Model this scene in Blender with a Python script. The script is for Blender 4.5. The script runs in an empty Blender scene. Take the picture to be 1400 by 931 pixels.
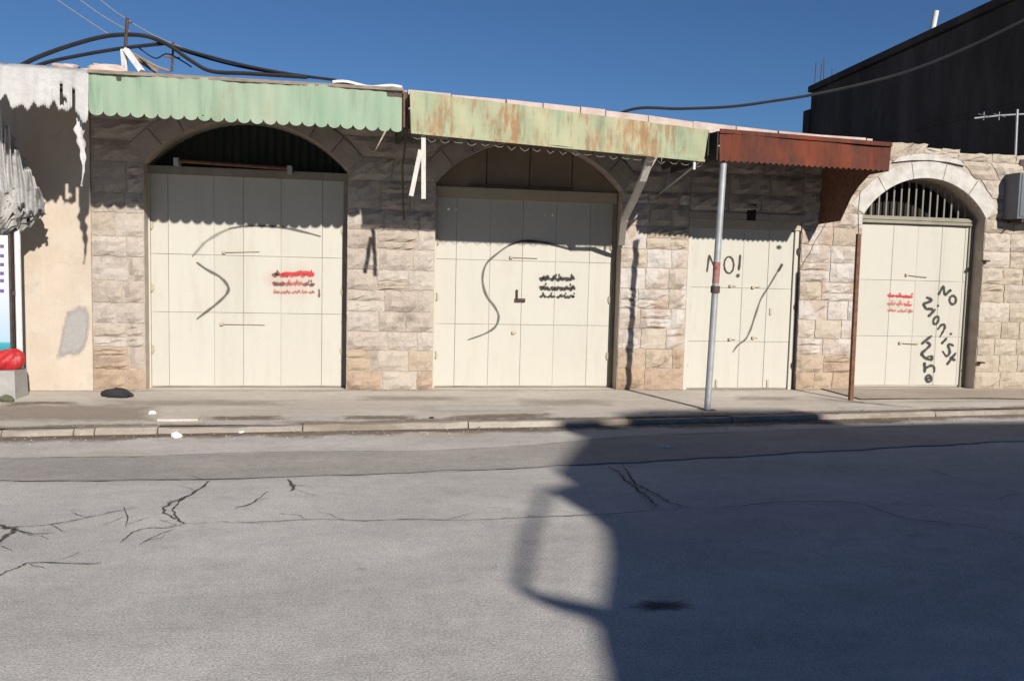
import bpy, math, random
from mathutils import Vector, Matrix
random.seed(7)
S = bpy.context.scene
col = S.collection
R_ = math.radians

# ------------------------------------------------------------------ camera
F_PX, YAW, TILT, ROLL = 1186.0, R_(10.3), R_(4.7), R_(1.4)
CAM = Vector((0.0, -11.6, 1.65))
FW = Vector((math.sin(YAW)*math.cos(TILT), math.cos(YAW)*math.cos(TILT), -math.sin(TILT)))
R0 = Vector((math.cos(YAW), -math.sin(YAW), 0)); U0 = R0.cross(FW)
RT = R0*math.cos(ROLL) + U0*math.sin(ROLL)
UP = U0*math.cos(ROLL) - R0*math.sin(ROLL)
cd = bpy.data.cameras.new('camera'); cam = bpy.data.objects.new('camera', cd); col.objects.link(cam)
cd.sensor_width = 36.0; cd.lens = F_PX/1400*36; cd.clip_end = 3000; cd.clip_start = .05
m = Matrix((RT, UP, -FW)).transposed().to_4x4(); m.translation = CAM
cam.matrix_world = m
S.camera = cam

# ------------------------------------------------------------------ sky, sun, exposure
SUN = Vector((.28, -1.0, .515)).normalized()
w = bpy.data.worlds.new('World'); S.world = w; w.use_nodes = True
nt = w.node_tree
bg = nt.nodes['Background']
sky = nt.nodes.new('ShaderNodeTexSky'); sky.sky_type = 'NISHITA'; sky.sun_disc = False
sky.sun_elevation = math.asin(SUN.z); sky.sun_rotation = math.atan2(SUN.x, SUN.y)
sky.altitude = 900; sky.air_density = 1.0; sky.dust_density = 0; sky.ozone_density = 8.6
nt.links.new(sky.outputs[0], bg.inputs[0]); bg.inputs[1].default_value = .054
sl = bpy.data.lights.new('sun', 'SUN'); sl.energy = 5.0; sl.angle = R_(.8); sl.color = (1, .94, .85)
so = bpy.data.objects.new('sun', sl); col.objects.link(so)
so.rotation_euler = (-SUN).to_track_quat('-Z', 'Y').to_euler(); so.location = (6, -20, 14)
S.view_settings.view_transform = 'Standard'; S.view_settings.look = 'None'
S.view_settings.exposure = .33; S.view_settings.gamma = 1

# ------------------------------------------------------------------ helpers
def ray(px, py): return FW + RT*((px-700)/F_PX) + UP*((465.5-py)/F_PX)
def at(px, py, Y):
    d = ray(px, py); return CAM + d*((Y-CAM.y)/d.y)
def gz(px, py, Z):
    d = ray(px, py); return CAM + d*((Z-CAM.z)/d.z)
def lerp(a, b, t): return a + (b-a)*t
def interp(pts, x):
    if x <= pts[0][0]: return pts[0][1]
    for (a, b), (c, d) in zip(pts, pts[1:]):
        if x <= c: return lerp(b, d, (x-a)/(c-a))
    return pts[-1][1]
def smooth(pts, n=6):
    P = [pts[0]] + list(pts) + [pts[-1]]; out = []
    for i in range(1, len(P)-2):
        p0, p1, p2, p3 = P[i-1], P[i], P[i+1], P[i+2]
        for k in range(n):
            t = k/n
            out.append(.5*((2*p1) + (p2-p0)*t + (2*p0-5*p1+4*p2-p3)*t*t + (3*p1-p0-3*p2+p3)*t*t*t))
    out.append(P[-2].copy()); return out

class MB:
    def __init__(s): s.v = []; s.f = []; s.e = {}; s.sm = False
    def add(s, vs, fs):
        b = len(s.v); s.v += [Vector(v) for v in vs]; s.f += [tuple(b+i for i in f) for f in fs]; return b
    def box(s, x0, x1, y0, y1, z0, z1):
        s.add([(x0,y0,z0),(x1,y0,z0),(x1,y1,z0),(x0,y1,z0),(x0,y0,z1),(x1,y0,z1),(x1,y1,z1),(x0,y1,z1)],
              [(0,3,2,1),(4,5,6,7),(0,1,5,4),(1,2,6,5),(2,3,7,6),(3,0,4,7)]); return s
    def bbox(s, x0, x1, y0, y1, z0, z1, b=.006):
        # plate with chamfered front (towards -Y)
        s.add([(x0,y1,z0),(x1,y1,z0),(x1,y1,z1),(x0,y1,z1),(x0,y0+b,z0),(x1,y0+b,z0),(x1,y0+b,z1),(x0,y0+b,z1),
               (x0+b,y0,z0+b),(x1-b,y0,z0+b),(x1-b,y0,z1-b),(x0+b,y0,z1-b)],
              [(0,3,2,1),(0,1,5,4),(1,2,6,5),(2,3,7,6),(3,0,4,7),(4,5,9,8),(5,6,10,9),(6,7,11,10),(7,4,8,11),(8,9,10,11)]); return s
    def tube(s, pts, r, n=8, cap=True):
        pts = [Vector(p) for p in pts]
        rs = r if isinstance(r, (list, tuple)) else [r]*len(pts)
        b = len(s.v); s.sm = True
        for i, p in enumerate(pts):
            t = (pts[min(i+1, len(pts)-1)] - pts[max(i-1, 0)]).normalized()
            a = Vector((0,0,1)) if abs(t.z) < .9 else Vector((1,0,0))
            u = t.cross(a).normalized(); v = t.cross(u)
            for k in range(n):
                q = 2*math.pi*k/n; s.v.append(p + (u*math.cos(q) + v*math.sin(q))*rs[i])
        for i in range(len(pts)-1):
            for k in range(n):
                k2 = (k+1) % n; s.f.append((b+i*n+k, b+i*n+k2, b+(i+1)*n+k2, b+(i+1)*n+k))
        if cap:
            s.f.append(tuple(b+k for k in range(n))[::-1]); s.f.append(tuple(b+(len(pts)-1)*n+k for k in range(n)))
        return s
    def bar(s, p, q, wx, wy):
        # square bar from p to q
        p, q = Vector(p), Vector(q); t = (q-p).normalized()
        a = Vector((0,0,1)) if abs(t.z) < .9 else Vector((0,1,0))
        u = t.cross(a).normalized()*wx/2; v = t.cross(u).normalized()*wy/2
        s.add([p-u-v,p+u-v,p+u+v,p-u+v,q-u-v,q+u-v,q+u+v,q-u+v],
              [(0,3,2,1),(4,5,6,7),(0,1,5,4),(1,2,6,5),(2,3,7,6),(3,0,4,7)]); return s
    def grid(s, fn, nu, nv):
        b = len(s.v)
        for j in range(nv+1):
            for i in range(nu+1): s.v.append(Vector(fn(i/nu, j/nv)))
        for j in range(nv):
            for i in range(nu):
                a = b + j*(nu+1) + i; s.f.append((a, a+1, a+nu+2, a+nu+1))
        return s
    def prism(s, poly, y0, y1):
        # poly: (x,z) outline, counter-clockwise seen from -Y; extruded y0 (front) to y1
        n = len(poly); b = len(s.v)
        s.v += [Vector((x, y0, z)) for x, z in poly] + [Vector((x, y1, z)) for x, z in poly]
        s.f.append(tuple(b+i for i in range(n))); s.f.append(tuple(b+n+i for i in range(n))[::-1])
        for i in range(n):
            k = (i+1) % n; s.f.append((b+k, b+i, b+n+i, b+n+k))
        return s
    def build(s, name, mat, parent=None, smooth=None, solid=0):
        lo = Vector((min(v.x for v in s.v), min(v.y for v in s.v), min(v.z for v in s.v)))
        hi = Vector((max(v.x for v in s.v), max(v.y for v in s.v), max(v.z for v in s.v)))
        c = Vector(((lo.x+hi.x)/2, (lo.y+hi.y)/2, lo.z))
        me = bpy.data.meshes.new(name); me.from_pydata([v-c for v in s.v], [], s.f); me.update()
        if s.e:
            at_ = me.attributes.new('edge', 'FLOAT', 'POINT')
            for i in range(len(s.v)): at_.data[i].value = s.e.get(i, 0.0)
        o = bpy.data.objects.new(name, me); col.objects.link(o)
        me.materials.append(mat)
        if (s.sm if smooth is None else smooth):
            me.shade_smooth(); 
            try: me.set_sharp_from_angle(angle=R_(40))
            except Exception: pass
        if parent is not None:
            o.parent = parent; o.location = c - wloc(parent)
        else: o.location = c
        if solid:
            md = o.modifiers.new('solid', 'SOLIDIFY'); md.thickness = solid; md.offset = 0
        return o
def wloc(o):
    p = Vector((0,0,0))
    while o is not None: p += o.location; o = o.parent
    return p
def empty(name, loc, label, cat, group=None):
    o = bpy.data.objects.new(name, None); col.objects.link(o); o.location = loc; o.empty_display_size = .2
    tag(o, label, cat, group); return o
def tag(o, label, cat, group=None):
    o['label'] = label; o['category'] = cat
    if group: o['group'] = group
    return o
def struct(o, kind='structure'): o['kind'] = kind; return o

# ------------------------------------------------------------------ materials
def newmat(name):
    mt = bpy.data.materials.new(name); mt.use_nodes = True
    return mt, mt.node_tree, mt.node_tree.nodes['Principled BSDF']
def N(t, kind, **kw):
    n = t.nodes.new(kind)
    for k, v in kw.items(): setattr(n, k, v)
    return n
def noise(t, scale, detail=4, rough=.55, stretch=(1,1,1), off=(0,0,0)):
    g = N(t, 'ShaderNodeNewGeometry'); mp = N(t, 'ShaderNodeMapping')
    mp.inputs['Scale'].default_value = stretch; mp.inputs['Location'].default_value = off
    t.links.new(g.outputs['Position'], mp.inputs['Vector'])
    n = N(t, 'ShaderNodeTexNoise'); n.inputs['Scale'].default_value = scale
    n.inputs['Detail'].default_value = detail; n.inputs['Roughness'].default_value = rough
    t.links.new(mp.outputs[0], n.inputs['Vector']); return n.outputs['Fac']
def ramp(t, fac, stops):
    r = N(t, 'ShaderNodeValToRGB'); el = r.color_ramp.elements
    while len(el) < len(stops): el.new(.5)
    for e, (p, c) in zip(el, stops):
        e.position = p; e.color = (*c, 1) if len(c) == 3 else c
    t.links.new(fac, r.inputs[0]); return r.outputs[0]
def mix(t, fac, a, b, mode='MIX'):
    n = N(t, 'ShaderNodeMix', data_type='RGBA', blend_type=mode)
    if isinstance(fac, (int, float)): n.inputs[0].default_value = fac
    else: t.links.new(fac, n.inputs[0])
    for idx, c in ((6, a), (7, b)):
        if isinstance(c, tuple): n.inputs[idx].default_value = (*c, 1)
        else: t.links.new(c, n.inputs[idx])
    return n.outputs[2]
def step(t, fac, lo, hi):
    n = N(t, 'ShaderNodeMapRange', interpolation_type='SMOOTHSTEP')
    n.inputs[1].default_value = lo; n.inputs[2].default_value = hi
    t.links.new(fac, n.inputs[0]); return n.outputs[0]
def mul(t, a, b):
    n = N(t, 'ShaderNodeMath', operation='MULTIPLY')
    t.links.new(a, n.inputs[0])
    if isinstance(b, (int, float)): n.inputs[1].default_value = b
    else: t.links.new(b, n.inputs[1])
    return n.outputs[0]
def bump(t, p, h, strength=.4, dist=.01):
    b = N(t, 'ShaderNodeBump'); b.inputs['Strength'].default_value = strength; b.inputs['Distance'].default_value = dist
    t.links.new(h, b.inputs['Height']); t.links.new(b.outputs[0], p.inputs['Normal'])
def basic(name, c1, c2, scale=3, rough=.85, bs=.3, bscale=40, bd=.01, metal=0, stretch=(1,1,1)):
    mt, t, p = newmat(name)
    n = noise(t, scale, 5, .6, stretch)
    t.links.new(ramp(t, n, [(.3, c1), (.7, c2)]), p.inputs['Base Color'])
    p.inputs['Roughness'].default_value = rough; p.inputs['Metallic'].default_value = metal
    p.inputs['Specular IOR Level'].default_value = .3
    if bs: bump(t, p, noise(t, bscale, 6, .6), bs, bd)
    return mt

def m_stone(name, cols, stain=(.16,.12,.10), stain_amt=.55, white=0):
    mt, t, p = newmat(name)
    oi = N(t, 'ShaderNodeObjectInfo')
    base = ramp(t, oi.outputs['Random'], [(i/(len(cols)-1), c) for i, c in enumerate(cols)])
    n1 = noise(t, 7, 6, .65)
    base = mix(t, .55, base, ramp(t, n1, [(.25, (.55,.5,.46)), (.5, (1,1,1)), (.75, (1.0,1.0,1.0))]), 'MULTIPLY')
    n2 = step(t, noise(t, 2.6, 6, .7, (1,1,1), (3,7,1)), .53, .70)
    base = mix(t, mul(t, n2, stain_amt), base, stain)
    n4 = step(t, noise(t, 15, 7, .75, (.7,1,2.4)), .56, .70)
    base = mix(t, mul(t, n4, .6), base, (.17,.135,.11))
    if white:
        n3 = step(t, noise(t, 2.3, 6, .65, (1.4,1,.8), (9,2,5)), .47, .56)
        base = mix(t, mul(t, n3, white), base, (.56,.53,.50))
    t.links.new(base, p.inputs['Base Color']); p.inputs['Roughness'].default_value = .95
    p.inputs['Specular IOR Level'].default_value = .2
    bump(t, p, noise(t, 16, 9, .75), 1.0, .03)
    return mt
STONE = m_stone('rough_stone', [(.44,.375,.31),(.48,.425,.365),(.43,.365,.315),(.51,.46,.405),(.46,.405,.355)], stain=(.20,.165,.14), stain_amt=.5)
STONE_OCH = m_stone('ochre_stone', [(.40,.29,.20),(.45,.36,.27),(.42,.31,.235),(.46,.385,.30)])
STONE_W = m_stone('limewashed_stone', [(.46,.38,.31),(.48,.42,.37),(.44,.34,.27),(.50,.45,.41)], white=.75, stain=(.20,.18,.18))
STONE_R = m_stone('warm_stone', [(.46,.39,.31),(.50,.435,.36),(.44,.37,.295),(.53,.47,.40)], stain_amt=.4)
LIME = basic('lime_white', (.37,.345,.315), (.56,.54,.51), 6, .9, .4, 40, .008)
MORTAR = basic('mortar', (.33,.275,.225), (.45,.385,.32), 6, .95, .6, 45, .012)
COPING = basic('coping_stone', (.40,.31,.27), (.56,.47,.42), 4, .95, .6, 30, .015)

def m_plaster():
    mt, t, p = newmat('peach_plaster')
    c = ramp(t, noise(t, 2.2, 5, .6), [(.3,(.44,.37,.30)),(.7,(.50,.435,.36))])
    c = mix(t, mul(t, step(t, noise(t, 4.5, 6, .7, (1,1,1.3), (2,0,6)), .55,.66), .6), c, (.37,.345,.315))
    c = mix(t, mul(t, step(t, noise(t, 1.2, 5, .7, (1,1,.7), (5,0,1)), .48,.66), .5), c, (.40,.315,.24))
    t.links.new(c, p.inputs['Base Color']); p.inputs['Roughness'].default_value = .95
    bump(t, p, noise(t, 14, 7, .65), .45, .012); return mt
PLASTER = m_plaster()
CEMENT = basic('cement_patch', (.29,.28,.27), (.37,.355,.34), 8, .95, .4, 50, .006)

def m_cream():
    mt, t, p = newmat('cream_door_paint')
    oi = N(t, 'ShaderNodeObjectInfo')
    c = ramp(t, oi.outputs['Random'], [(0,(.445,.428,.376)),(.5,(.465,.447,.396)),(1,(.455,.438,.386))])
    s1 = step(t, noise(t, 1.7, 7, .68, (3.2,1,.45)), .47, .72)
    c = mix(t, mul(t, s1, .42), c, (.38,.355,.30))
    s2 = step(t, noise(t, 7, 6, .75, (1.3,1,.5), (4,0,2)), .57, .72)
    c = mix(t, mul(t, s2, .30), c, (.37,.33,.27))
    s3 = step(t, noise(t, 40, 3, .6), .69, .74)
    c = mix(t, mul(t, s3, .5), c, (.26,.20,.15))
    t.links.new(c, p.inputs['Base Color']); p.inputs['Roughness'].default_value = .55
    p.inputs['Specular IOR Level'].default_value = .3
    bump(t, p, noise(t, 3.5, 3, .5), .25, .02); return mt
CREAM = m_cream()
CREAM_DK = basic('seam_paint', (.39,.365,.31), (.44,.415,.36), 8, .8, .2)
BROWNS = basic('brown_sheet', (.20,.155,.115), (.26,.205,.155), 3, .75, .2)
OLIVE = basic('olive_frame_paint', (.20,.185,.14), (.27,.25,.195), 6, .7, .2)
BEIGE = basic('beige_sheet', (.37,.32,.235), (.43,.375,.28), 3, .7, .2)
DKGREEN = basic('dark_green_sheet', (.020,.030,.025), (.035,.045,.036), 3, .8, .2)
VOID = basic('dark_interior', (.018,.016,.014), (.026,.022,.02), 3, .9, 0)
BARS = basic('grille_steel', (.20,.185,.165), (.29,.27,.24), 10, .6, .1)
IRON = basic('dark_iron', (.05,.04,.035), (.10,.07,.055), 12, .7, .2, metal=.2)
RUSTY = basic('rusty_iron', (.10,.045,.03), (.20,.10,.065), 14, .85, .4)
GALV = basic('galvanised_steel', (.30,.31,.325), (.42,.43,.445), 9, .5, .15, metal=.35)
REDRUST = basic('red_band', (.26,.05,.035), (.30,.22,.20), 16, .8, .2)
BLACK = basic('black_cloth', (.018,.018,.02), (.035,.034,.036), 20, .9, .4, 60)
CABLE = basic('cable_rubber', (.012,.012,.016), (.02,.02,.024), 8, .7, 0)
WIRE = basic('thin_wire', (.16,.17,.20), (.20,.21,.24), 8, .6, 0)
WHITEP = basic('white_paint_metal', (.55,.55,.55), (.72,.72,.71), 8, .6, .15)
PAPER = basic('white_paper', (.72,.71,.69), (.8,.79,.77), 20, .9, .3)
DUSTY = basic('dusty_wood', (.15,.12,.095), (.28,.23,.185), 9, .9, .4, stretch=(1,1,4))
WOODW = basic('pale_weathered_timber', (.46,.43,.39), (.64,.61,.57), 9, .9, .5, stretch=(4,4,1))
GREYB = basic('grey_cabinet_paint', (.105,.112,.128), (.14,.148,.165), 5, .5, .1)
DARKW = None

def m_awning(name, base, alt, rust, lo, hi, amt, streak=5.0, dirt=.35):
    mt, t, p = newmat(name)
    c = ramp(t, noise(t, 1.6, 5, .6, (2,2,.5)), [(.3, base), (.7, alt)])
    n1 = noise(t, streak, 7, .72, (1.8,1.8,.3), (1,4,2)); n2 = noise(t, 1.3, 4, .6, (1,1,.7), (8,1,1))
    f = mul(t, step(t, mul(t, n1, n2), lo, hi), amt)
    rc = ramp(t, noise(t, 11, 5, .7), [(.3, rust), (.75, tuple(min(1, x*1.9) for x in rust))])
    c = mix(t, f, c, rc)
    c = mix(t, mul(t, step(t, noise(t, 3.0, 6, .7, (4,4,.35), (0,3,9)), .52, .68), dirt), c, tuple(x*.55 for x in base))
    t.links.new(c, p.inputs['Base Color']); p.inputs['Roughness'].default_value = .75
    p.inputs['Specular IOR Level'].default_value = .12
    bump(t, p, noise(t, 9, 5, .6), .35, .012); return mt
AW1 = m_awning('mint_green_metal', (.215,.315,.225), (.30,.355,.265), (.19,.14,.085), .31, .42, .35)
AW2 = m_awning('peeling_green_metal', (.25,.32,.215), (.40,.37,.235), (.20,.088,.04), .215, .34, .75, 9.0, .5)
AW3 = m_awning('rust_brown_metal', (.175,.046,.024), (.105,.033,.021), (.05,.022,.017), .17, .31, .8, 5.0, .5)
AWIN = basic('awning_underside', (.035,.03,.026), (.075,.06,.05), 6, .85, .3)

def m_cloth(name, a, b, trans=.25, sc=5):
    mt, t, p = newmat(name)
    c = ramp(t, noise(t, sc, 6, .65, (1,1,.6)), [(.3, a), (.65, b)])
    t.links.new(c, p.inputs['Base Color']); p.inputs['Roughness'].default_value = .8
    p.inputs['Specular IOR Level'].default_value = .2
    tr = N(t, 'ShaderNodeBsdfTranslucent'); t.links.new(c, tr.inputs[0])
    mx = N(t, 'ShaderNodeMixShader'); mx.inputs[0].default_value = trans
    out = t.nodes['Material Output']
    t.links.new(p.outputs[0], mx.inputs[1]); t.links.new(tr.outputs[0], mx.inputs[2]); t.links.new(mx.outputs[0], out.inputs[0])
    bump(t, p, noise(t, 16, 6, .6), .7, .02); return mt
TARP = m_cloth('white_tarpaulin', (.44,.43,.42), (.57,.56,.555), .12)
def m_torn():
    mt = m_cloth('grey_torn_tarpaulin', (.17,.165,.155), (.30,.29,.275), .05, 7); t = mt.node_tree; p = t.nodes['Principled BSDF']
    src = p.inputs['Base Color'].links[0].from_socket
    f = step(t, noise(t, 2.2, 4, .6, (2.4,2.4,.5), (2,1,7)), .42, .62)
    t.links.new(mix(t, f, src, (.43,.425,.41)), p.inputs['Base Color']); return mt
TARPG = m_torn()

def m_asphalt(name, a, b, speck, dust, dust_lo=.5, dust_hi=.75, dust_amt=.4):
    mt, t, p = newmat(name)
    c = ramp(t, noise(t, .8, 7, .65, (.7,1.3,1)), [(.32, tuple(x*.88 for x in a)), (.5, a), (.68, b)])
    c = mix(t, mul(t, step(t, noise(t, 2.4, 7, .7, (.6,1.6,1)), .45, .75), .30), c, tuple(x*.72 for x in a))
    fine = noise(t, 85, 3, .7)
    c = mix(t, 1.0, c, ramp(t, fine, [(.25, (1-speck,)*3), (.5, (1,1,1)), (.75, (1+speck,)*3)]), 'MULTIPLY')
    c = mix(t, mul(t, step(t, noise(t, 1.1, 6, .65, (.5,2.2,1), (3,3,0)), dust_lo, dust_hi), dust_amt), c, dust)
    c = mix(t, mul(t, step(t, noise(t, 3.1, 4, .6, (1,1.4,1), (13,5,0)), .66, .74), .35), c, tuple(x*.45 for x in a))
    c = mix(t, .8, c, ramp(t, noise(t, 9, 5, .75), [(.3,(.84,.84,.84)),(.5,(1,1,1)),(.72,(1.12,1.12,1.11))]), 'MULTIPLY')
    t.links.new(c, p.inputs['Base Color']); p.inputs['Roughness'].default_value = .92
    p.inputs['Specular IOR Level'].default_value = .25
    bump(t, p, noise(t, 70, 4, .7), .55, .008); return mt
ROAD = m_asphalt('worn_asphalt', (.435,.412,.392), (.50,.475,.452), .45, (.53,.49,.45))
PATCH = m_asphalt('dark_asphalt_strip', (.325,.302,.282), (.375,.35,.327), .3, (.44,.40,.36), .5, .75, .5)
GUTTER = m_asphalt('dusty_gutter', (.46,.43,.40), (.53,.495,.46), .3, (.40,.34,.285), .52, .66, .75)
WALK = m_asphalt('sidewalk_cement', (.50,.45,.395), (.57,.52,.465), .22, (.42,.36,.30), .48, .7, .6)
APRON = m_asphalt('brown_apron_cement', (.36,.305,.25), (.42,.36,.30), .2, (.46,.40,.34), .5, .7, .5)
KERB = m_asphalt('kerb_concrete', (.33,.29,.245), (.43,.385,.335), .28, (.22,.175,.135), .45, .6, .8)
DIRT = m_asphalt('brown_dirt', (.15,.115,.09), (.20,.155,.12), .5, (.26,.20,.15), .5, .7, .5)
CRACK = basic('crack_dark', (.055,.047,.042), (.09,.075,.066), 12, .95, .3)
GROUND = basic('bare_ground', (.24,.20,.155), (.31,.26,.21), .6, .95, .3)
WALLB = basic('rendered_wall', (.42,.37,.31), (.50,.45,.38), 1.2, .95, .3, 20)

def m_darkwall():
    mt, t, p = newmat('weathered_concrete')  # dark grey-brown weathered concrete, mottled by noise
    c = ramp(t, noise(t, .9, 6, .65, (1.5,1.5,.4)), [(.3,(.042,.034,.030)),(.5,(.068,.056,.049)),(.7,(.11,.094,.083))])
    t.links.new(c, p.inputs['Base Color']); p.inputs['Roughness'].default_value = .95
    p.inputs['Specular IOR Level'].default_value = .15
    bump(t, p, noise(t, 5, 6, .6), .4, .03); return mt
DARKW = m_darkwall()

def m_spray(name, colr, soft=.55, grain=.45, dens=1.0):
    mt, t, p = newmat(name)
    a = N(t, 'ShaderNodeAttribute', attribute_name='edge')
    sub = N(t, 'ShaderNodeMath', operation='ADD'); t.links.new(a.outputs['Fac'], sub.inputs[0])
    nn = noise(t, 120, 3, .7)
    sc = N(t, 'ShaderNodeMath', operation='MULTIPLY_ADD'); t.links.new(nn, sc.inputs[0])
    sc.inputs[1].default_value = grain; sc.inputs[2].default_value = -grain*.5
    t.links.new(sc.outputs[0], sub.inputs[1])
    mr = N(t, 'ShaderNodeMapRange', interpolation_type='SMOOTHSTEP')
    mr.inputs[1].default_value = 1-soft; mr.inputs[2].default_value = 1.0
    mr.inputs[3].default_value = dens; mr.inputs[4].default_value = 0
    t.links.new(sub.outputs[0], mr.inputs[0])
    p.inputs['Base Color'].default_value = (*colr, 1); p.inputs['Roughness'].default_value = .7
    t.links.new(mr.outputs[0], p.inputs['Alpha']); return mt
SP_BLACK = m_spray('black_spray', (.028,.025,.022), .8, .6)
SP_GREY = m_spray('thin_black_spray', (.085,.075,.06), 1.0, .7, .85)
SP_FAINT = m_spray('faint_grey_spray', (.20,.18,.15), .95, .5, .5)
SP_RED = m_spray('red_spray', (.50,.03,.04), .85, .7, .9)
SP_REDF = m_spray('faded_red_spray', (.42,.12,.09), .8, .6, .75)
SP_BROWN = m_spray('brown_spray', (.16,.06,.05), .7, .5, .85)
SP_PINK = m_spray('pink_overspray', (.70,.36,.31), 1.0, .5, .16)

def m_soft(name, c1, c2, soft=.6, grain=1.0, dens=.9, sc=9):
    mt = m_spray(name, c1, soft, grain, dens); t = mt.node_tree; p = t.nodes['Principled BSDF']
    t.links.new(ramp(t, noise(t, 30, 4, .7), [(.3, c1), (.7, c2)]), p.inputs['Base Color'])
    p.inputs['Roughness'].default_value = .95; p.inputs['Specular IOR Level'].default_value = .15
    for n in t.nodes:
        if n.bl_idname == 'ShaderNodeTexNoise' and n.inputs['Scale'].default_value == 120: n.inputs['Scale'].default_value = sc; n.inputs['Detail'].default_value = 7
    return mt
S_DIRT = m_soft('soft_dirt', (.15,.115,.085), (.25,.195,.145), .95, 1.4, .62)
S_DUST = m_soft('soft_dust', (.30,.245,.195), (.38,.32,.265), .95, 1.2, .8, 5)
S_OIL = m_soft('soft_oil', (.06,.055,.05), (.10,.09,.085), .9, .8, .75, 12)
S_CEM = m_soft('soft_cement', (.29,.28,.27), (.36,.345,.33), .35, .5, .95, 12)
S_CRK = m_soft('soft_crack', (.06,.05,.044), (.12,.10,.088), .85, .55, .95, 34)
# ------------------------------------------------------------------ ground, road, sidewalk
ZR = -.06
struct(MB().box(-400, 400, -400, 400, -.8, -.40).build('ground', GROUND))
KL = [(-30, -4.1), (-8, -3.02), (-3.3, -2.76), (1.67, -2.50), (4.5, -2.27), (7.37, -1.97), (10, -1.74), (30, .2)]
def kerbY(x): return interp(KL, x)
road_m = MB()
def road_fn(u, v):
    x = lerp(-40, 40, u); return (x, lerp(-12.7, kerbY(x)-.03, v), ZR)
road_m.grid(road_fn, 60, 24)
n0 = len(road_m.v)
road = struct(road_m.build('road', ROAD))
# body below the road so nothing shows through at the edges
struct(MB().box(-40, 40, -12.7, 8, -.42, -.30).build('road_bed', GROUND))

def strip_px(top, bot, z, name, mat):
    """sheet between two image polylines lying on the ground"""
    a = [gz(x, y, z) for x, y in top]; b = [gz(x, y, z) for x, y in bot]
    X0 = min(a[0].x, b[0].x); 
    ta = [(p.x, p.y) for p in a]; tb = [(p.x, p.y) for p in b]
    mb = MB(); mb.grid(lambda u, v: (lerp(-16, 16, u), lerp(ext(tb, lerp(-16,16,u)), ext(ta, lerp(-16,16,u)), v) + ((.018*math.sin(u*171)+.012*math.sin(u*410+v)+random.uniform(-.008,.008)) if v in (0.,1.) else 0), z), 400, 2)
    return mb.build(name, mat, road)
def ext(pts, x):
    if x < pts[0][0]:
        (a,b),(c,d) = pts[0], pts[1]; return b + (x-a)*(d-b)/(c-a)
    if x > pts[-1][0]:
        (a,b),(c,d) = pts[-2], pts[-1]; return d + (x-c)*(d-b)/(c-a)
    return interp(pts, x)
lineA = [(-60,627),(200,624),(300,620),(420,617),(560,617),(700,611),(850,597),(1100,587),(1400,576)]
lineB = [(-60,658),(270,655),(420,651),(700,640),(1000,624),(1100,618),(1400,602)]
ka = [(x, kerbY(x)-.035) for x in (-16,-8,-3.3,1.67,4.5,7.37,10,16)]
A3 = [gz(x,y,ZR) for x,y in lineA]; A2 = [(p.x,p.y) for p in A3]
gm = MB(); gm.grid(lambda u, v: (lerp(-16,16,u), lerp(ext(A2, lerp(-16,16,u)), interp(ka, lerp(-16,16,u)), v), ZR+.004), 220, 2)
gm.build('gutter_strip', GUTTER, road)
strip_px(lineA, lineB, ZR+.008, 'asphalt_strip', PATCH)

def ribbon_ground(pts, wd, z, name, mat, parent, jit=.02, n=5):
    P = smooth([Vector((*gz(x, y, z).xy, z)) for x, y in pts], n)
    mb = MB(); L = len(P)
    for i, p in enumerate(P):
        t = (P[min(i+1,L-1)] - P[max(i-1,0)]); t.z = 0; t.normalize()
        nn = Vector((-t.y, t.x, 0)); k = math.sin(math.pi*min(1, max(.06, (i+.3)/(L-.4))))**.5
        ww = wd*k*random.uniform(.45, 1.3); off = nn*random.uniform(-jit, jit)
        b = len(mb.v); ww *= 1.5
        mb.v += [p+off-nn*ww/2, p+off, p+off+nn*ww/2]; mb.e[b] = 1.0; mb.e[b+2] = 1.0; mb.e[b+1] = 0.0
    for i in range(L-1):
        for k in range(2): mb.f.append((3*i+k, 3*i+3+k, 3*i+4+k, 3*i+1+k))
    return mb.build(name, mat, parent)
cracks = [([(250,715),(300,713),(350,713),(430,709),(500,711),(560,709),(640,710),(730,706),(820,703),(900,697),(945,693)], .024),
          ([(940,693),(1000,692),(1060,686),(1120,685),(1170,687),(1205,697),(1240,708),(1320,718),(1410,733)], .03),
          ([(287,656),(275,666),(255,678),(232,688),(224,697),(236,706),(252,715)], .05),
          ([(287,657),(265,672),(247,684),(238,694),(240,704),(252,715)], .035),
          ([(-20,726),(10,720),(50,718),(95,712),(150,700),(188,693)], .03),
          ([(-20,712),(4,719),(18,722),(8,732),(-20,748)], .10),
          ([(18,722),(45,729),(75,727)], .03), ([(-20,795),(10,780),(30,773),(45,768),(120,770),(140,768)], .03),
          ([(165,741),(182,727),(205,721),(230,721),(255,714)], .03), ([(190,744),(215,731),(240,722)], .02), ([(168,692),(175,706),(172,720)], .018),
          ([(394,654),(400,664),(398,671)], .06), ([(367,671),(352,682),(337,690),(322,692)], .035),
          ([(833,637),(845,646),(862,661),(880,675),(893,686),(897,693)], .055), ([(851,634),(858,646),(872,662),(895,674),(918,687),(948,693)], .045),
          ([(720,706),(760,705),(830,702),(880,698),(898,692)], .02), ([(1255,636),(1300,650),(1345,662),(1410,678)], .015), ([(1205,690),(1260,690),(1310,697),(1345,708)], .015)]
rb = random.Random(12); twigs = []
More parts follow.
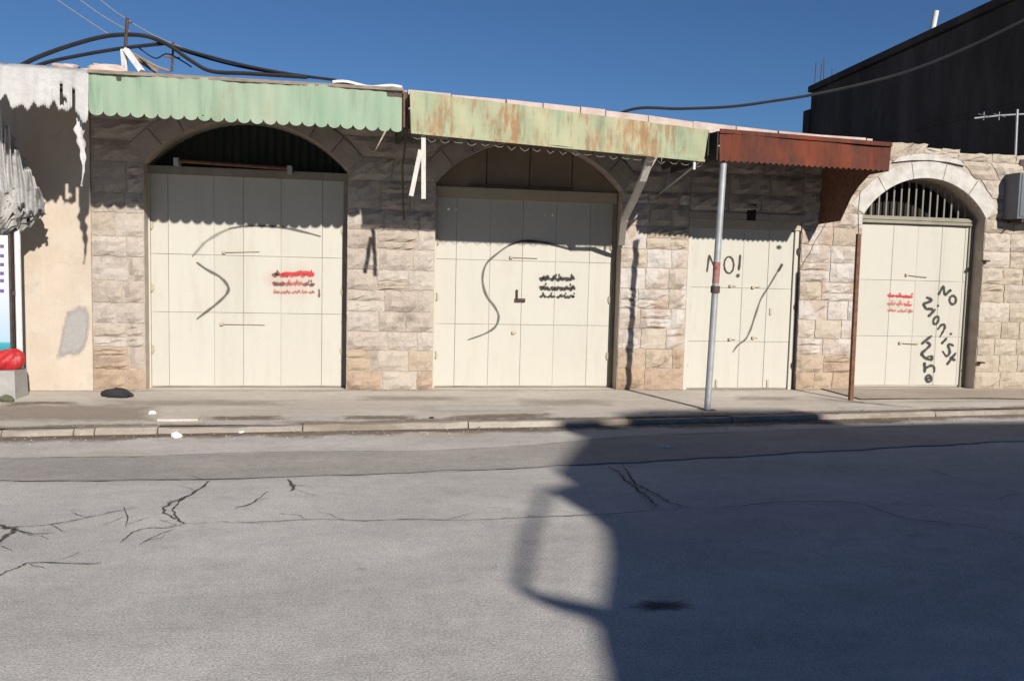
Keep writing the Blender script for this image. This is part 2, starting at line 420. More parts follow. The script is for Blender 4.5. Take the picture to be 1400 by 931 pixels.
for pts, wd in cracks:
    for (xa_, ya_), (xb_, yb_) in zip(pts, pts[1:]):
        if rb.random() < .55:
            t0_ = rb.random(); px_, py_ = lerp(xa_,xb_,t0_), lerp(ya_,yb_,t0_); sg_ = rb.choice((-1,1)); ln = rb.uniform(10,42); p_ = [(px_,py_)]
            dr_ = rb.choice((-1,1))
            for k in range(3): p_.append((p_[-1][0]+dr_*rb.uniform(.3,1)*ln/2, p_[-1][1]+sg_*rb.uniform(.1,.6)*ln/4))
            twigs.append((p_, .010))
for pts, wd in [(p_, w_*.72) for p_, w_ in cracks]+twigs: ribbon_ground(pts, wd*.62, ZR+.0115, 'crack', S_CRK, road, jit=min(.018, wd*.35), n=4 if len(pts) < 5 else 6)
# oil stain on the carriageway
def blob(cx, cy, rx, ry, z, name, mat, parent, n=26, rag=.25):
    c = Vector((cx, cy, z)); mb = MB(); mb.v.append(c); mb.e = {k+1: 1.0 for k in range(n)}
    for k in range(n):
        q = 2*math.pi*k/n; r = 1 + random.uniform(-rag, rag)
        mb.v.append(c + Vector((math.cos(q)*rx*r, math.sin(q)*ry*r, 0)))
    for k in range(n): mb.f.append((0, 1+k, 1+(k+1) % n))
    return mb.build(name, mat, parent)
c = gz(906, 828, ZR); blob(c.x, c.y, .22, .10, ZR+.004, 'oil_stain', S_OIL, road)

# sidewalk
swm = MB()
def sw_fn(u, v):
    x = lerp(-30, 30, u); return (x, lerp(kerbY(x)+.16, .6, v), 0.0)
swm.grid(sw_fn, 120, 8)
walk = struct(swm.build('sidewalk', WALK))
kerb = bpy.data.objects.new('kerb', None); col.objects.link(kerb); kerb.location = (0,-2.6,0); struct(kerb)
joints = [-12]
jpx = [(-260,602),(-120,596),(0,590),(100,588),(128,588),(215,586),(415,579),(640,578),(860,574),(1000,570),(1115,567),(1275,562),(1400,558)]
js = [-14,-11,-8.6] + [gz(x,y,0).x for x,y in jpx[2:]] + [10.2, 12.4, 15]
for a, b in zip(js, js[1:]):
    mb = MB(); nn = max(3, int((b-a)/.12)); top = random.uniform(-.012,.006)
    prof = lambda x, jt: [(kerbY(x)-.02+jt, ZR-.1), (kerbY(x)-.015+jt, top-.028+jt*.3), (kerbY(x)+.02+jt, top+jt*.3), (kerbY(x)+.155, top), (kerbY(x)+.155, ZR-.1)]
    rows = []
    for i in range(nn+1):
        x = lerp(a+.006, b-.006, i/nn); e = .012 if i in (0,nn) else 0
        rows.append([Vector((x, y, z)) for y, z in prof(x, random.uniform(0,.03)+e)])
    for r in rows: mb.v += r
    for i in range(nn):
        for k in range(4): mb.f.append((i*5+k, (i+1)*5+k, (i+1)*5+k+1, i*5+k+1))
    mb.f += [(0,1,2,3,4), tuple(nn*5+k for k in (4,3,2,1,0))]
    mb.build('kerbstone', KERB, kerb)
# dirt between broken paving and kerb, apron by the last door, a loose slab
def ragged(pts_px, z, name, mat, parent, rag=.02):
    """soft-edged stain: a grid with an edge distance that the material frays"""
    x0, x1 = min(p[0] for p in pts_px), max(p[0] for p in pts_px)
    def band(px):
        near = sorted(pts_px, key=lambda p: abs(p[0]-px))[:4]; ys = [p[1] for p in near]
        return min(ys), max(ys)
    mb = MB(); nu, nv = 24, 6
    def fn(u, v):
        px = lerp(x0, x1, u); a = band(lerp(x0, x1, 0 if u < .5 else 1)); b = band((x0+x1)/2); k = abs(2*u-1)
        return gz(px, lerp(lerp(b[0], a[0], k), lerp(b[1], a[1], k), v), z)
    mb.grid(fn, nu, nv)
    for jj in range(nv+1):
        for ii in range(nu+1):
            mb.e[jj*(nu+1)+ii] = min(1.0, max(abs(2*ii/nu-1)**2.5, abs(2*jj/nv-1)**1.5))
    return mb.build(name, mat, parent)
for pts in ([(272,572),(330,571),(392,569),(388,577),(340,578),(285,577)], [(462,571),(500,570),(560,570),(574,575),(520,577),(470,577)],
            [(606,573),(640,571),(705,567),(760,566),(765,571),(700,575),(640,577)], [(5,553),(60,551),(110,551),(60,556),(0,560)]):
    ragged([(x, y-3) for x, y in pts], .0025, 'dirt_patch', S_DIRT, walk, .03)
ragged([(-40,551),(40,550),(130,552),(210,563),(228,574),(110,578),(-40,578)], .0022, 'dirt_patch', S_DUST, walk, .05)
for pts in ([(-30,598),(70,594),(110,592),(240,590),(330,588),(430,584),(450,587),(330,592),(240,594),(120,598),(-30,603)], [(440,585),(620,584),(760,582),(760,586),(610,589),(470,590)],
            [(1030,577),(1130,573),(1230,570),(1250,573),(1140,578),(1060,581)]):
    ragged(pts, ZR+.009, 'gutter_dirt', S_DIRT, road, .03)
S_PALE = m_soft('pale_cement_smear', (.52,.48,.44), (.60,.56,.52), .95, 1.3, .8, 6)
S_GREY = m_soft('grey_stain', (.27,.235,.20), (.35,.31,.265), .98, 1.4, .38, 3)
for pts in ([(385,569),(430,568),(470,569),(468,575),(430,577),(388,576)], [(270,575),(330,577),(420,577),(420,581),(330,582),(265,581)], [(1140,555),(1240,556),(1240,562),(1150,562)], [(560,556),(700,552),(760,556),(700,564),(570,564)]):
    ragged(pts, .0035, 'cement_smear', S_PALE, walk, .04)
for pts in ([(120,546),(330,545),(420,548),(300,556),(140,556)], [(480,540),(620,541),(640,548),(500,549)], [(700,545),(830,544),(850,551),(730,556)], [(1000,541),(1100,541),(1100,546),(1010,548)]):
    ragged(pts, .0028, 'foot_stain', S_GREY, walk, .06)
def along(x0, x1, ya, yb, z, name, mat, parent, n=60):
    mb = MB()
    for i in range(n+1):
        x = lerp(x0, x1, i/n); k = .5+.5*math.sin(x*2.3)*math.sin(x*5.1+1); wv = yb*(.45+.75*k)
        b = len(mb.v); mb.v += [Vector((x, kerbY(x)+ya+.03, z)), Vector((x, kerbY(x)+ya-wv*.3, z)), Vector((x, kerbY(x)+ya-wv, z))]
        mb.e[b] = .25; mb.e[b+1] = .1; mb.e[b+2] = 1.0
    for i in range(n):
        for k in range(2): mb.f.append((3*i+k, 3*i+1+k, 3*i+4+k, 3*i+3+k))
    return mb.build(name, mat, parent)
along(-9, 13, -.035, .34, ZR+.0095, 'gutter_silt', S_DIRT, road, 160)
mb = MB()
for i in range(161):
    x = lerp(-9, 13, i/160); b = len(mb.v); wv = .10+.16*abs(math.sin(x*1.9)*math.sin(x*.8+1))
    mb.v += [Vector((x, kerbY(x)+.14, .0016)), Vector((x, kerbY(x)+.16+wv*.4, .0016)), Vector((x, kerbY(x)+.16+wv, .0016))]; mb.e[b] = .3; mb.e[b+1] = .35; mb.e[b+2] = 1.0
for i in range(160):
    for k in range(2): mb.f.append((3*i+k, 3*i+3+k, 3*i+4+k, 3*i+1+k))
mb.build('edge_dirt', S_DIRT, walk)
mb = MB()   # dust against the foot of the wall
for i in range(161):
    x = lerp(-6, 13, i/160); b = len(mb.v); wv = .08+.14*abs(math.sin(x*2.7)*math.sin(x*1.1+2))
    mb.v += [Vector((x, .02, .0012)), Vector((x, -wv*.4, .0012)), Vector((x, -wv, .0012))]; mb.e[b] = .2; mb.e[b+1] = .45; mb.e[b+2] = 1.0
for i in range(160):
    for k in range(2): mb.f.append((3*i+k, 3*i+1+k, 3*i+4+k, 3*i+3+k))
mb.build('wall_foot_dust', S_GREY, walk)
rp_ = random.Random(3); mb = MB()
def pebble(x, y, z, s_):
    b = len(mb.v); q = rp_.uniform(0, 6)
    for k in range(4): a = q+k*1.571+rp_.uniform(-.3,.3); mb.v.append(Vector((x+s_*math.cos(a), y+s_*math.sin(a), z)))
    mb.v.append(Vector((x+rp_.uniform(-.3,.3)*s_, y+rp_.uniform(-.3,.3)*s_, z+s_*rp_.uniform(.5,1))))
    for k in range(4): mb.f.append((b+k, b+(k+1) % 4, b+4))
for k in range(900):
    x = rp_.uniform(-6, 11); u = rp_.random()
    if u < .62: pebble(x, kerbY(x)-.03-abs(rp_.gauss(0,.16)), ZR+.004, rp_.uniform(.004,.017))
    elif u < .85: pebble(x, kerbY(x)+.17+abs(rp_.gauss(0,.22)), .0, rp_.uniform(.004,.014))
    else: pebble(x, -abs(rp_.gauss(0,.12))-.02, .0, rp_.uniform(.004,.013))
o_ = mb.build('gravel', basic('gravel_grit', (.26,.22,.18), (.44,.40,.35), 30, .95, 0)); o_['kind'] = 'stuff'; o_['label'] = 'fine loose grit along the kerb and wall foot'; o_['category'] = 'gravel'
ribbon_ground([(-40,658),(60,657),(160,656),(270,654.5),(350,653),(430,650)], .012, ZR+.0118, 'crack', S_CRK, road, .012)
ribbon_ground([(430,650),(560,646),(640,643),(700,640),(800,635)], .009, ZR+.0118, 'crack', S_CRK, road, .012)
ribbon_ground([(60,625),(140,624),(200,624)], .015, ZR+.0118, 'crack', S_CRK, road, .01)
g = gz(247, 572, 0)
MB().box(g.x-.2, g.x+.2, g.y-.16, g.y+.12, -.01, .022).build('loose_slab', WALK, walk)
ap = MB(); ap.grid(lambda u, v: (lerp(6.75, 14, u), lerp(-1.0+.06*math.sin(u*9), .05, v), .016+.004*math.sin(u*30)), 40, 4)
ap.build('apron', APRON, walk)
ribbon_ground([(1098,541),(1150,547),(1215,553),(1255,557)], .05, .012, 'crack', S_CRK, walk)
ribbon_ground([(1100,546),(1180,549),(1300,548),(1410,546)], .03, .021, 'crack', S_CRK, walk, .008)
struct(MB().box(-40, 40, -40, -12.7, -.3, .05).build('far_pavement', WALK))

# ------------------------------------------------------------------ the row of shops
bld = empty('stone_shop_row', (2, .3, 0), 'long low stone building with four closed cream doors along the sidewalk', 'building')
ZT = [(-9,3.92),(-2.6,3.95),(.67,3.93),(2.03,3.89),(3.86,3.80),(4.7,3.73),(6.26,3.65),(7.3,3.64),(7.7,3.585),(9.8,3.545),(13,3.5)]
def ztop(x): return interp(ZT, x)
DY = .28
OP = [dict(x0=-2.62, x1=-.11, zs=2.86, rise=.60, ring=.26), dict(x0=1.04, x1=3.62, zs=2.76, rise=.62, ring=.26),
      dict(x0=4.60, x1=6.31, zs=2.40, rise=0, ring=0), dict(x0=7.26, x1=9.27, zs=2.57, rise=.56, ring=.24)]
def arch_z(o, x, extra=0.0):
    """height of the arch curve (grown by extra) at x, None outside"""
    cx = (o['x0']+o['x1'])/2; a = (o['x1']-o['x0'])/2
    if not o['rise']: return o['zs'] if abs(x-cx) <= a else None
    r = (a*a+o['rise']**2)/(2*o['rise']); zc = o['zs']+o['rise']-r; rr = r+extra
    d = rr*rr-(x-cx)**2
    if d < 0: return None
    z = zc+math.sqrt(d)
    return z if z > o['zs'] - (.0 if extra == 0 else .02) else None
def half_at(o, z):
    """half-width blocked at height z, ring included"""
    a = (o['x1']-o['x0'])/2
    if not o['rise']: return a if z < o['zs'] else -1
    if z <= o['zs']: return a
    r = (a*a+o['rise']**2)/(2*o['rise']); zc = o['zs']+o['rise']-r; rr = r+o['ring']
    d = rr*rr-(z-zc)**2
    return math.sqrt(d)+.008 if d > 0 else -1

# mortar core, one piece per section
YC = .035; YB = .62
def core(name, x0, x1, mat=MORTAR, z0=-.05, y=YC):
    mb = MB(); n = max(1, int((x1-x0)/.5))
    for i in range(n):
        a, b = lerp(x0,x1,i/n), lerp(x0,x1,(i+1)/n)
        mb.add([(a,y,z0),(b,y,z0),(b,y,ztop(b)-.05),(a,y,ztop(a)-.05),(a,YB,z0),(b,YB,z0),(b,YB,ztop(b)-.05),(a,YB,ztop(a)-.05)],
               [(0,1,2,3),(5,4,7,6),(3,2,6,7)] + ([(4,0,3,7)] if i == 0 else []) + ([(1,5,6,2)] if i == n-1 else []))
    return mb.build(name, mat, bld)
def over(o):
    mb = MB(); n = 28
    for i in range(n):
        a, b = lerp(o['x0'],o['x1'],i/n), lerp(o['x0'],o['x1'],(i+1)/n)
        za = arch_z(o,a) or o['zs']; zb = arch_z(o,b) or o['zs']
        mb.add([(a,YC,za),(b,YC,zb),(b,YC,ztop(b)-.05),(a,YC,ztop(a)-.05),(a,YB,za),(b,YB,zb),(b,YB,ztop(b)-.05),(a,YB,ztop(a)-.05)],
               [(0,1,2,3),(5,4,7,6),(3,2,6,7),(0,4,5,1)])
    return mb.build('arch_wall' if o['rise'] else 'lintel_wall', MORTAR, bld)
SEC = {}
SEC['plaster'] = None
SEC[0] = core('stone_pier', -3.24, OP[0]['x0']); SEC[1] = core('stone_pier', OP[0]['x1'], OP[1]['x0'])
SEC[2] = core('stone_pier', OP[1]['x1'], OP[2]['x0']); SEC[3] = core('stone_pier', OP[2]['x1'], OP[3]['x0'])
SEC[4] = core('stone_wall', OP[3]['x1'], 13.2)
OV = [over(o) for o in OP]
# plastered pier and the dim bay left of it
mb = MB(); mb.grid(lambda u, v: (lerp(-4.06,-3.24,u), .0 + .006*math.sin(u*9+v*5), lerp(-.03, ztop(-3.6)-.06, v)), 10, 24)
pl = mb.build('plaster_pier', PLASTER, bld, solid=0)
MB().box(-4.06, -3.24, .012, YB, -.03, 3.85).build('pier_core', MORTAR, bld)
P = [at(x, y, -.004) for x, y in [(112,415),(122,420),(124,440),(120,470),(110,487),(92,489),(76,492),(80,470),(86,440),(92,422)]]
mb = MB(); mb.v = [sum(P, Vector())/len(P)] + smooth(P+[P[0]], 4)[:-1]
for v in mb.v: v.y = -.0085
n = len(mb.v)-1; mb.f = [(0, 1+k, 1+(k+1) % n) for k in range(n)]
mb.e = {k+1: 1.0 for k in range(n)}; mb.build('cement_patch', S_CEM, bld)
MB().box(-9, -4.06, .42, .62, -.03, 3.85).build('side_bay_wall', WALLB, bld)
MB().box(-9, -4.062, .03, .42, 2.75, 3.85).build('side_bay_sun_block', WALLB, bld)  # added over the bay to keep leaking sun off its back wall
MB().box(-4.10, -4.0605, .02, .42, -.03, 2.2).build('jamb', IRON, bld)
MB().box(-4.20, -4.115, .16, .30, 0, 2.7).build('jamb_post', GREYB, bld)
MB().box(-9, 13.2, .62, 6.0, 3.25, 3.42).build('roof_slab', GROUND, bld)
MB().box(-9, 13.2, 5.8, 6.0, -.03, 3.25).build('rear_wall', WALLB, bld)
MB().box(13.2, 13.4, .04, 6.0, -.03, 3.4).build('end_wall', WALLB, bld)
MB().box(-9.2, -9.0, .42, 6.0, -.03, 3.4).build('end_wall', WALLB, bld)

def stone(xb0, xb1, xt0, xt1, z0, z1, mat, parent, proud=.0, rough=1.0):
    """rock-faced block: rim at the joint plane, bulging uneven face"""
    nx = max(3, min(6, int((xb1-xb0)/.085))); nz = 4
    g_ = .007; mb = MB(); pr = random.uniform(.014,.042)*rough + proud; tilt_ = random.uniform(-.008,.008)
    rim = .004 + random.uniform(0,.006)
    for j in range(nz+1):
        for i in range(nx+1):
            u, v = i/nx, j/nz
            x = lerp(lerp(xb0+g_, xb1-g_, u), lerp(xt0+g_, xt1-g_, u), v); z = lerp(z0+g_, z1-g_, v)
            edge = i in (0,nx) or j in (0,nz)
            y = YC - .003 - (rim if edge else pr + random.uniform(-.016,.020)*rough + tilt_*(u-.5)*2)
            if edge: x += random.uniform(-.009,.009); z += random.uniform(-.010,.010)
            else: x += random.uniform(-.014,.014); z += random.uniform(-.012,.012)
            mb.v.append(Vector((x, y, z)))
    for j in range(nz):
        for i in range(nx):
            a = j*(nx+1)+i; mb.f.append((a, a+1, a+nx+2, a+nx+1))
    # side skirts back into the mortar
    ring = [i for i in range(nx+1)] + [j*(nx+1)+nx for j in range(1,nz+1)] + [nz*(nx+1)+i for i in range(nx-1,-1,-1)] + [j*(nx+1) for j in range(nz-1,0,-1)]
    b = len(mb.v); mb.v += [Vector((mb.v[k].x, YC+.02, mb.v[k].z)) for k in ring]; m_ = len(ring)
    for k in range(m_): mb.f.append((ring[(k+1) % m_], ring[k], b+k, b+(k+1) % m_))
    return mb.build('stone', mat, parent, smooth=False)

def courses(x0, x1, zbot, ztopf, parent, mat, seed, ch=.275, lw=(.30,.55), mats=None, left_op=None, right_op=None):
    rnd = random.Random(seed); z = zbot
    while True:
        h = ch*rnd.uniform(.88,1.1); zt = ztopf((x0+x1)/2)
        if z > zt-.10: break
        z1 = min(z+h, zt); 
        if zt-z1 < .10: z1 = zt
        def lim(o, side, zz, d):
            if o is None: return d
            hw = half_at(o, zz); c = (o['x0']+o['x1'])/2
            if hw < 0: hw = 0.004
            return c+hw if side == 'L' else c-hw
        b0, t0 = lim(left_op,'L',z,x0), max(lim(left_op,'L',z1,x0), lim(left_op,'L',z,x0)-.22)
        b1, t1 = lim(right_op,'R',z,x1), min(lim(right_op,'R',z1,x1), lim(right_op,'R',z,x1)+.22)
        wd = max(b1-b0, .1); cuts = [0]
        while cuts[-1] < wd: cuts.append(cuts[-1]+rnd.uniform(*lw))
        if wd-cuts[-2] < .16 and len(cuts) > 2: cuts.pop(-2)
        cuts[-1] = wd
        fr = [c_/wd for c_ in cuts]
        for f0, f1 in zip(fr, fr[1:]):
            mm = mat(z, lerp(b0,b1,f0), rnd) if callable(mat) else mat
            if lerp(b0,b1,f1)-lerp(b0,b1,f0) < .03 and lerp(t0,t1,f1)-lerp(t0,t1,f0) < .03: continue
            e0 = 0 if f0 == 0 else rnd.uniform(-.01,.01)
            A = (lerp(b0,b1,f0), lerp(b0,b1,f1), lerp(t0,t1,f0), lerp(t0,t1,f1))
            if rnd.random() < .16 and left_op is None and right_op is None:
                fz = rnd.uniform(.4,.62); M0, M1 = lerp(A[0],A[2],fz), lerp(A[1],A[3],fz)
                stone(A[0], A[1], M0, M1, z, lerp(z,z1,fz), mm, parent); stone(M0, M1, A[2], A[3], lerp(z,z1,fz), z1, mm, parent)
            else: stone(*A, z, z1, mm, parent)
        z = z1
        if z >= zt-.02: break
zt_c = lambda x: ztop(x)-.13
lowoch = lambda z, x, r: STONE_OCH if z < .5 and r.random() < .65 else STONE
limew = lambda z, x, r: STONE_OCH if z < .42 else (STONE_W if r.random() < .8 else STONE_R)
limew3 = lambda z, x, r: STONE_OCH if z < .3 else (STONE_W if r.random() < .85 else STONE_R)
def pier_stones(sec, x0, x1, mat, seed, lop, rop, zcap, **kw):
    courses(x0, x1, 0.0, lambda x: zcap, SEC[sec], mat, seed, **kw)
def span(xl, xr, zs, parent, mat, seed, lop, rop, ztf, **kw):
    courses(xl, xr, zs, ztf, parent, mat, seed, left_op=lop, right_op=rop, **kw)
pier_stones(0, -3.24, OP[0]['x0'], lowoch, 11, None, OP[0], 2.86, lw=(.28,.46))
span(-3.24, OP[0]['x0'], 2.86, SEC[0], STONE, 12, None, OP[0], zt_c, lw=(.4,.7))
pier_stones(1, OP[0]['x1'], OP[1]['x0'], lowoch, 21, None, None, 2.76, lw=(.30,.55))
span(OP[0]['x1'], OP[1]['x0'], 2.76, SEC[1], STONE, 22, OP[0], OP[1], zt_c, lw=(.5,.9))
pier_stones(2, OP[1]['x1'], OP[2]['x0'], limew, 33, None, None, 2.76, lw=(.26,.48), ch=.30)
# over door three the wall runs straight to the fourth arch
span(OP[1]['x1'], OP[2]['x0']+.0, 2.76, SEC[2], STONE, 34, OP[1], None, zt_c, lw=(.4,.7))
pier_stones(3, OP[2]['x1'], OP[3]['x0'], limew3, 41, None, None, 2.57, lw=(.25,.5), ch=.26)
span(OP[2]['x1'], OP[3]['x0'], 2.57, SEC[3], STONE_R, 42, None, OP[3], lambda x: ztop(x)-.02, lw=(.4,.65))
courses(OP[2]['x0'], OP[2]['x1'], 2.52, zt_c, OV[2], STONE, 51, lw=(.45,.7))
pier_stones(4, OP[3]['x1'], 11.2, STONE_R, 61, None, None, 2.57, lw=(.28,.55), ch=.27)
span(9.27, 11.2, 2.57, SEC[4], STONE_R, 62, OP[3], None, lambda x: ztop(x)-.01, lw=(.3,.6), ch=.27)

# arch rings: voussoirs
def ring(o, parent, n, mat, y0=YC-.02, name='voussoir'):
    a = (o['x1']-o['x0'])/2; cx = (o['x0']+o['x1'])/2
    r = (a*a+o['rise']**2)/(2*o['rise']); zc = o['zs']+o['rise']-r
    q0 = math.asin(a/r)
    for k in range(n):
        qa = lerp(-q0, q0, k/n)+.004; qb = lerp(-q0, q0, (k+1)/n)-.004
        pts = []
        m_ = 5
        for i in range(m_+1): q = lerp(qa,qb,i/m_); pts.append((cx+r*math.sin(q), zc+r*math.cos(q)))
        for i in range(m_+1): q = lerp(qb,qa,i/m_); pts.append((cx+(r+o['ring'])*math.sin(q), zc+(r+o['ring'])*math.cos(q)))
        MB().prism(pts, y0-random.uniform(0,.006), YC+.05).build(name, mat, parent)
ARCHW = basic('arch_limewash', (.30,.255,.215), (.42,.37,.32), 5, .95, .5, 30)
ring(OP[0], OV[0], 9, ARCHW); ring(OP[1], OV[1], 9, ARCHW); ring(OP[3], OV[3], 5, LIME)
# pale hood stones above the fourth arch
cx4 = (OP[3]['x0']+OP[3]['x1'])/2
MB().prism([(cx4-.60,3.33),(cx4-.3,3.372),(cx4,3.385),(cx4+.3,3.372),(cx4+.58,3.33),(cx4+.5,3.40),(cx4+.3,3.445),(cx4,3.475),(cx4-.3,3.455),(cx4-.52,3.40)], YC-.045, YC+.03).build('hood_stone', LIME, OV[3])
for a, b in ((-.42,-.08),(-.08,.2),(.2,.5)):
    stone(cx4+a, cx4+b, cx4+a, cx4+b, 3.485, 3.57, STONE_R, OV[3])
# coping stones on the parapet
x = -9.0; rnd = random.Random(5)
while x < 7.25:
    l = rnd.uniform(.35,.75); x1 = min(x+l, 7.3); z = (ztop(x)+ztop(x1))/2
    mb = MB().box(x+.006, x1-.006, -.03+rnd.uniform(-.02,.02), .5, z-.13+rnd.uniform(-.006,.006), z+rnd.uniform(-.008,.008))
    for v in mb.v: v.z += (ztop(v.x)-z); v.x += rnd.uniform(-.004,.004)
    mb.build('coping_stone', COPING, bld); x = x1
# ---------------------------------------------------------------- doors
def stroke(pts, wd, Y, name, mat, parent, taper=True, n=6, closed=False):
    P = [at(x, y, Y) for x, y in pts]
    if closed: P = P + [P[0]]
    P = smooth(P, n); mb = MB(); L = len(P)
    for i, p in enumerate(P):
        t = (P[min(i+1,L-1)]-P[max(i-1,0)]).normalized(); nn = Vector((-t.z, 0, t.x))
        k = 1 if (closed or not taper) else (.55+.45*math.sin(math.pi*min(.5, min(i, L-1-i)/L*1.6)))
        hw = wd*k/2*(.80 + .12*math.sin(i*.9) + .08*math.sin(i*.37+wd*90)); b = len(mb.v)
        mb.v += [p-nn*hw, p.copy(), p+nn*hw]; mb.e[b] = 1.0; mb.e[b+1] = 0.0; mb.e[b+2] = 1.0
    for i in range(L-1):
        for k in range(2): mb.f.append((3*i+k, 3*i+3+k, 3*i+4+k, 3*i+1+k))
    if not closed:   # soft ends
        for k in range(3): mb.e[k] = 1.0; mb.e[3*(L-1)+k] = 1.0
    return mb.build(name, mat, parent)
def ell(cx, cy, rx, ry, n=12, rot=0):
    out = []
    for k in range(n):
        q = 2*math.pi*k/n; a, b = rx*math.cos(q), ry*math.sin(q)
        out.append((cx+a*math.cos(rot)-b*math.sin(rot), cy+a*math.sin(rot)+b*math.cos(rot)))
    return out
def disc(cx, cy, rx, ry, Y, name, mat, parent):
    c_ = at(cx, cy, Y); mb = MB(); mb.v = [c_]; mb.e[0] = 0
    for k, (x, y) in enumerate(ell(cx, cy, rx, ry, 20)): mb.v.append(at(x, y, Y)); mb.e[k+1] = 1.0
    mb.f = [(0, 1+(k+1) % 20, 1+k) for k in range(20)]
    return mb.build(name, mat, parent)
LAY = [0]
def yl(Y): LAY[0] = (LAY[0]+1) % 9; return Y-.0012*(1+LAY[0])

def door(o, Y, cols, rows, ztop_, label, fw=.05, rj=None):
    """cols/rows: seam positions (metres) of the folding sheet panels"""
    d = bpy.data.objects.new('folding_door', None); col.objects.link(d); d.parent = bld
    d.location = Vector(((cols[0]+cols[-1])/2, Y, 0)) - wloc(bld); d['label'] = label
    MB().box(cols[0], cols[-1], Y+.012, Y+.05, .01, ztop_).build('backing_sheet', CREAM_DK, d)
    for ci, (a, b) in enumerate(zip(cols, cols[1:])):
        fold = (1 if ci % 2 else -1)*random.uniform(.3,1)
        for c_, e in zip(rows, rows[1:]):
            dy = random.uniform(-.004,.004)
            pm = MB().bbox(a+.002, b-.002, Y+dy*.4, Y+.0118, c_+.002, e-.002, .003)
            for v in pm.v:
                if v.y < Y+.011: v.y += (v.x-(a+b)/2)/(b-a)*fold*.012 + random.uniform(-.001,.001)
            pm.build('panel', CREAM, d)
    for q in (0, -1):
        a = cols[q]; s_ = -1 if q == 0 else 1
        MB().box(min(a, a+s_*fw), max(a, a+s_*fw), Y-.03, Y+.06, .0, ztop_).build('jamb_frame', CREAM if q == 0 else (rj or OLIVE), d)
    return d
def hinge(d, x, z, Y, m_=BEIGE, w_=.05, h_=.10): MB().tube([(x, Y-.012, z-h_/2), (x, Y-.012, z+h_/2)], .011).box(x-w_/2, x+w_/2, Y-.008, Y-.002, z-h_*.3, z+h_*.3).build('hinge', m_, d)
def bolt(d, pa, pb, Y, r=.0048, m_=BEIGE):
    a, b = at(*pa, Y-.02), at(*pb, Y-.02)
    MB().tube([a, b], r, 6).box(a.x-.02, a.x+.02, Y-.03, Y-.002, a.z-.018, a.z+.018).build('slide_bolt', m_, d)

X = lambda px, py, Y: at(px, py, Y).x
Z = lambda px, py, Y: at(px, py, Y).z
# door one
y = DY; o = OP[0]
d1 = door(o, y, [-2.60, X(231,430,y), X(293,430,y), X(333,430,y), X(384,430,y), X(440,430,y), -.16], [.02, Z(335,428,y), Z(335,350,y), 2.76], 2.76,
          'cream folding door with red stencil and grey spray curves')
MB().box(-2.62, -.11, y-.04, y+.10, 2.76, 2.855).build('lintel_beam', OLIVE, d1)
mb = MB(); mb.grid(lambda u, v: (lerp(-2.6,-.12,u), .50+.018*math.sin(u*2.5*2*math.pi/.11), lerp(2.8,3.6,v)), 180, 2); mb.build('fanlight_sheet', DKGREEN, d1)
ta, tb = at(241,220,.1), at(396,231,.1)
MB().tube([ta, tb], .022).build('lamp_tube', RUSTY, d1)
for q in (ta, tb): MB().box(q.x-.03,q.x+.03,.07,.3,q.z-.06,q.z+.035).build('tube_bracket', GALV, d1)
bolt(d1, (306,345), (355,344), y); bolt(d1, (303,443), (362,444), y)
for zz in (.5,1.3,2.1): hinge(d1, -.17, zz, y); hinge(d1, -2.585, zz, y)
Yp = y-.006
stroke([(262,352),(275,337),(282,330),(300,319),(316,312)], .075, yl(Yp), 'spray_stroke', SP_FAINT, d1)
stroke([(312,313),(330,310),(348,309),(385,311),(415,317),(440,324)], .06, yl(Yp), 'spray_stroke', SP_GREY, d1)
stroke([(268,358),(282,368),(300,378),(311,390),(311,400),(300,412),(285,424),(268,437)], .07, yl(Yp), 'spray_stroke', SP_GREY, d1)
disc(400,386,48,34, yl(Yp), 'overspray', SP_PINK, d1); disc(372,381,18,15, yl(Yp), 'overspray', SP_PINK, d1)
def glyphs(x0, x1, yb, h, slope, mats, Y, d, seed, wd, dens=1.0):
    """a line of stencilled script: joined baseline with short uprights, hooks and dots"""
    r = random.Random(seed); x = x0
    while x < x1-2:
        l = r.uniform(7, 15); xe = min(x+l, x1); n_ = max(3, int((xe-x)/2.2)); pts = []
        for i in range(n_+1):
            u = i/n_; xx = lerp(x, xe, u)
            pts.append((xx, yb+slope*(xx-x0) - (0 if i % 2 else h*r.uniform(.25,1))))
        mt = mats(u_ := (x-x0)/(x1-x0)) if callable(mats) else mats
        stroke(pts, wd, yl(Y), 'stencil_mark', mt, d, taper=False, n=4)
        if r.random() < .7:
            q = lerp(x, xe, r.random()); stroke([(q, yb-h*1.25+slope*(q-x0)), (q+2.2, yb-h*1.2+slope*(q-x0))], wd*.9, yl(Y), 'stencil_mark', mt, d, taper=False)
        x = xe + r.uniform(.8, 2.2)
glyphs(374,430,377,4.5,.0, lambda u: SP_BROWN if u < .15 else SP_RED, Yp, d1, 1, .085)
stroke([(385,374),(405,374),(418,373),(430,375)], .10, yl(Yp), 'stencil_mark', SP_RED, d1)
glyphs(374,430,389,4.5,.02, lambda u: SP_BROWN if (u < .25 or u > .7) else SP_REDF, Yp, d1, 2, .07)
glyphs(374,430,400,3,.02, SP_REDF, Yp, d1, 3, .045)
stroke([(436,395),(436.5,401),(436,407)], .045, yl(Yp), 'stencil_mark', SP_BROWN, d1)

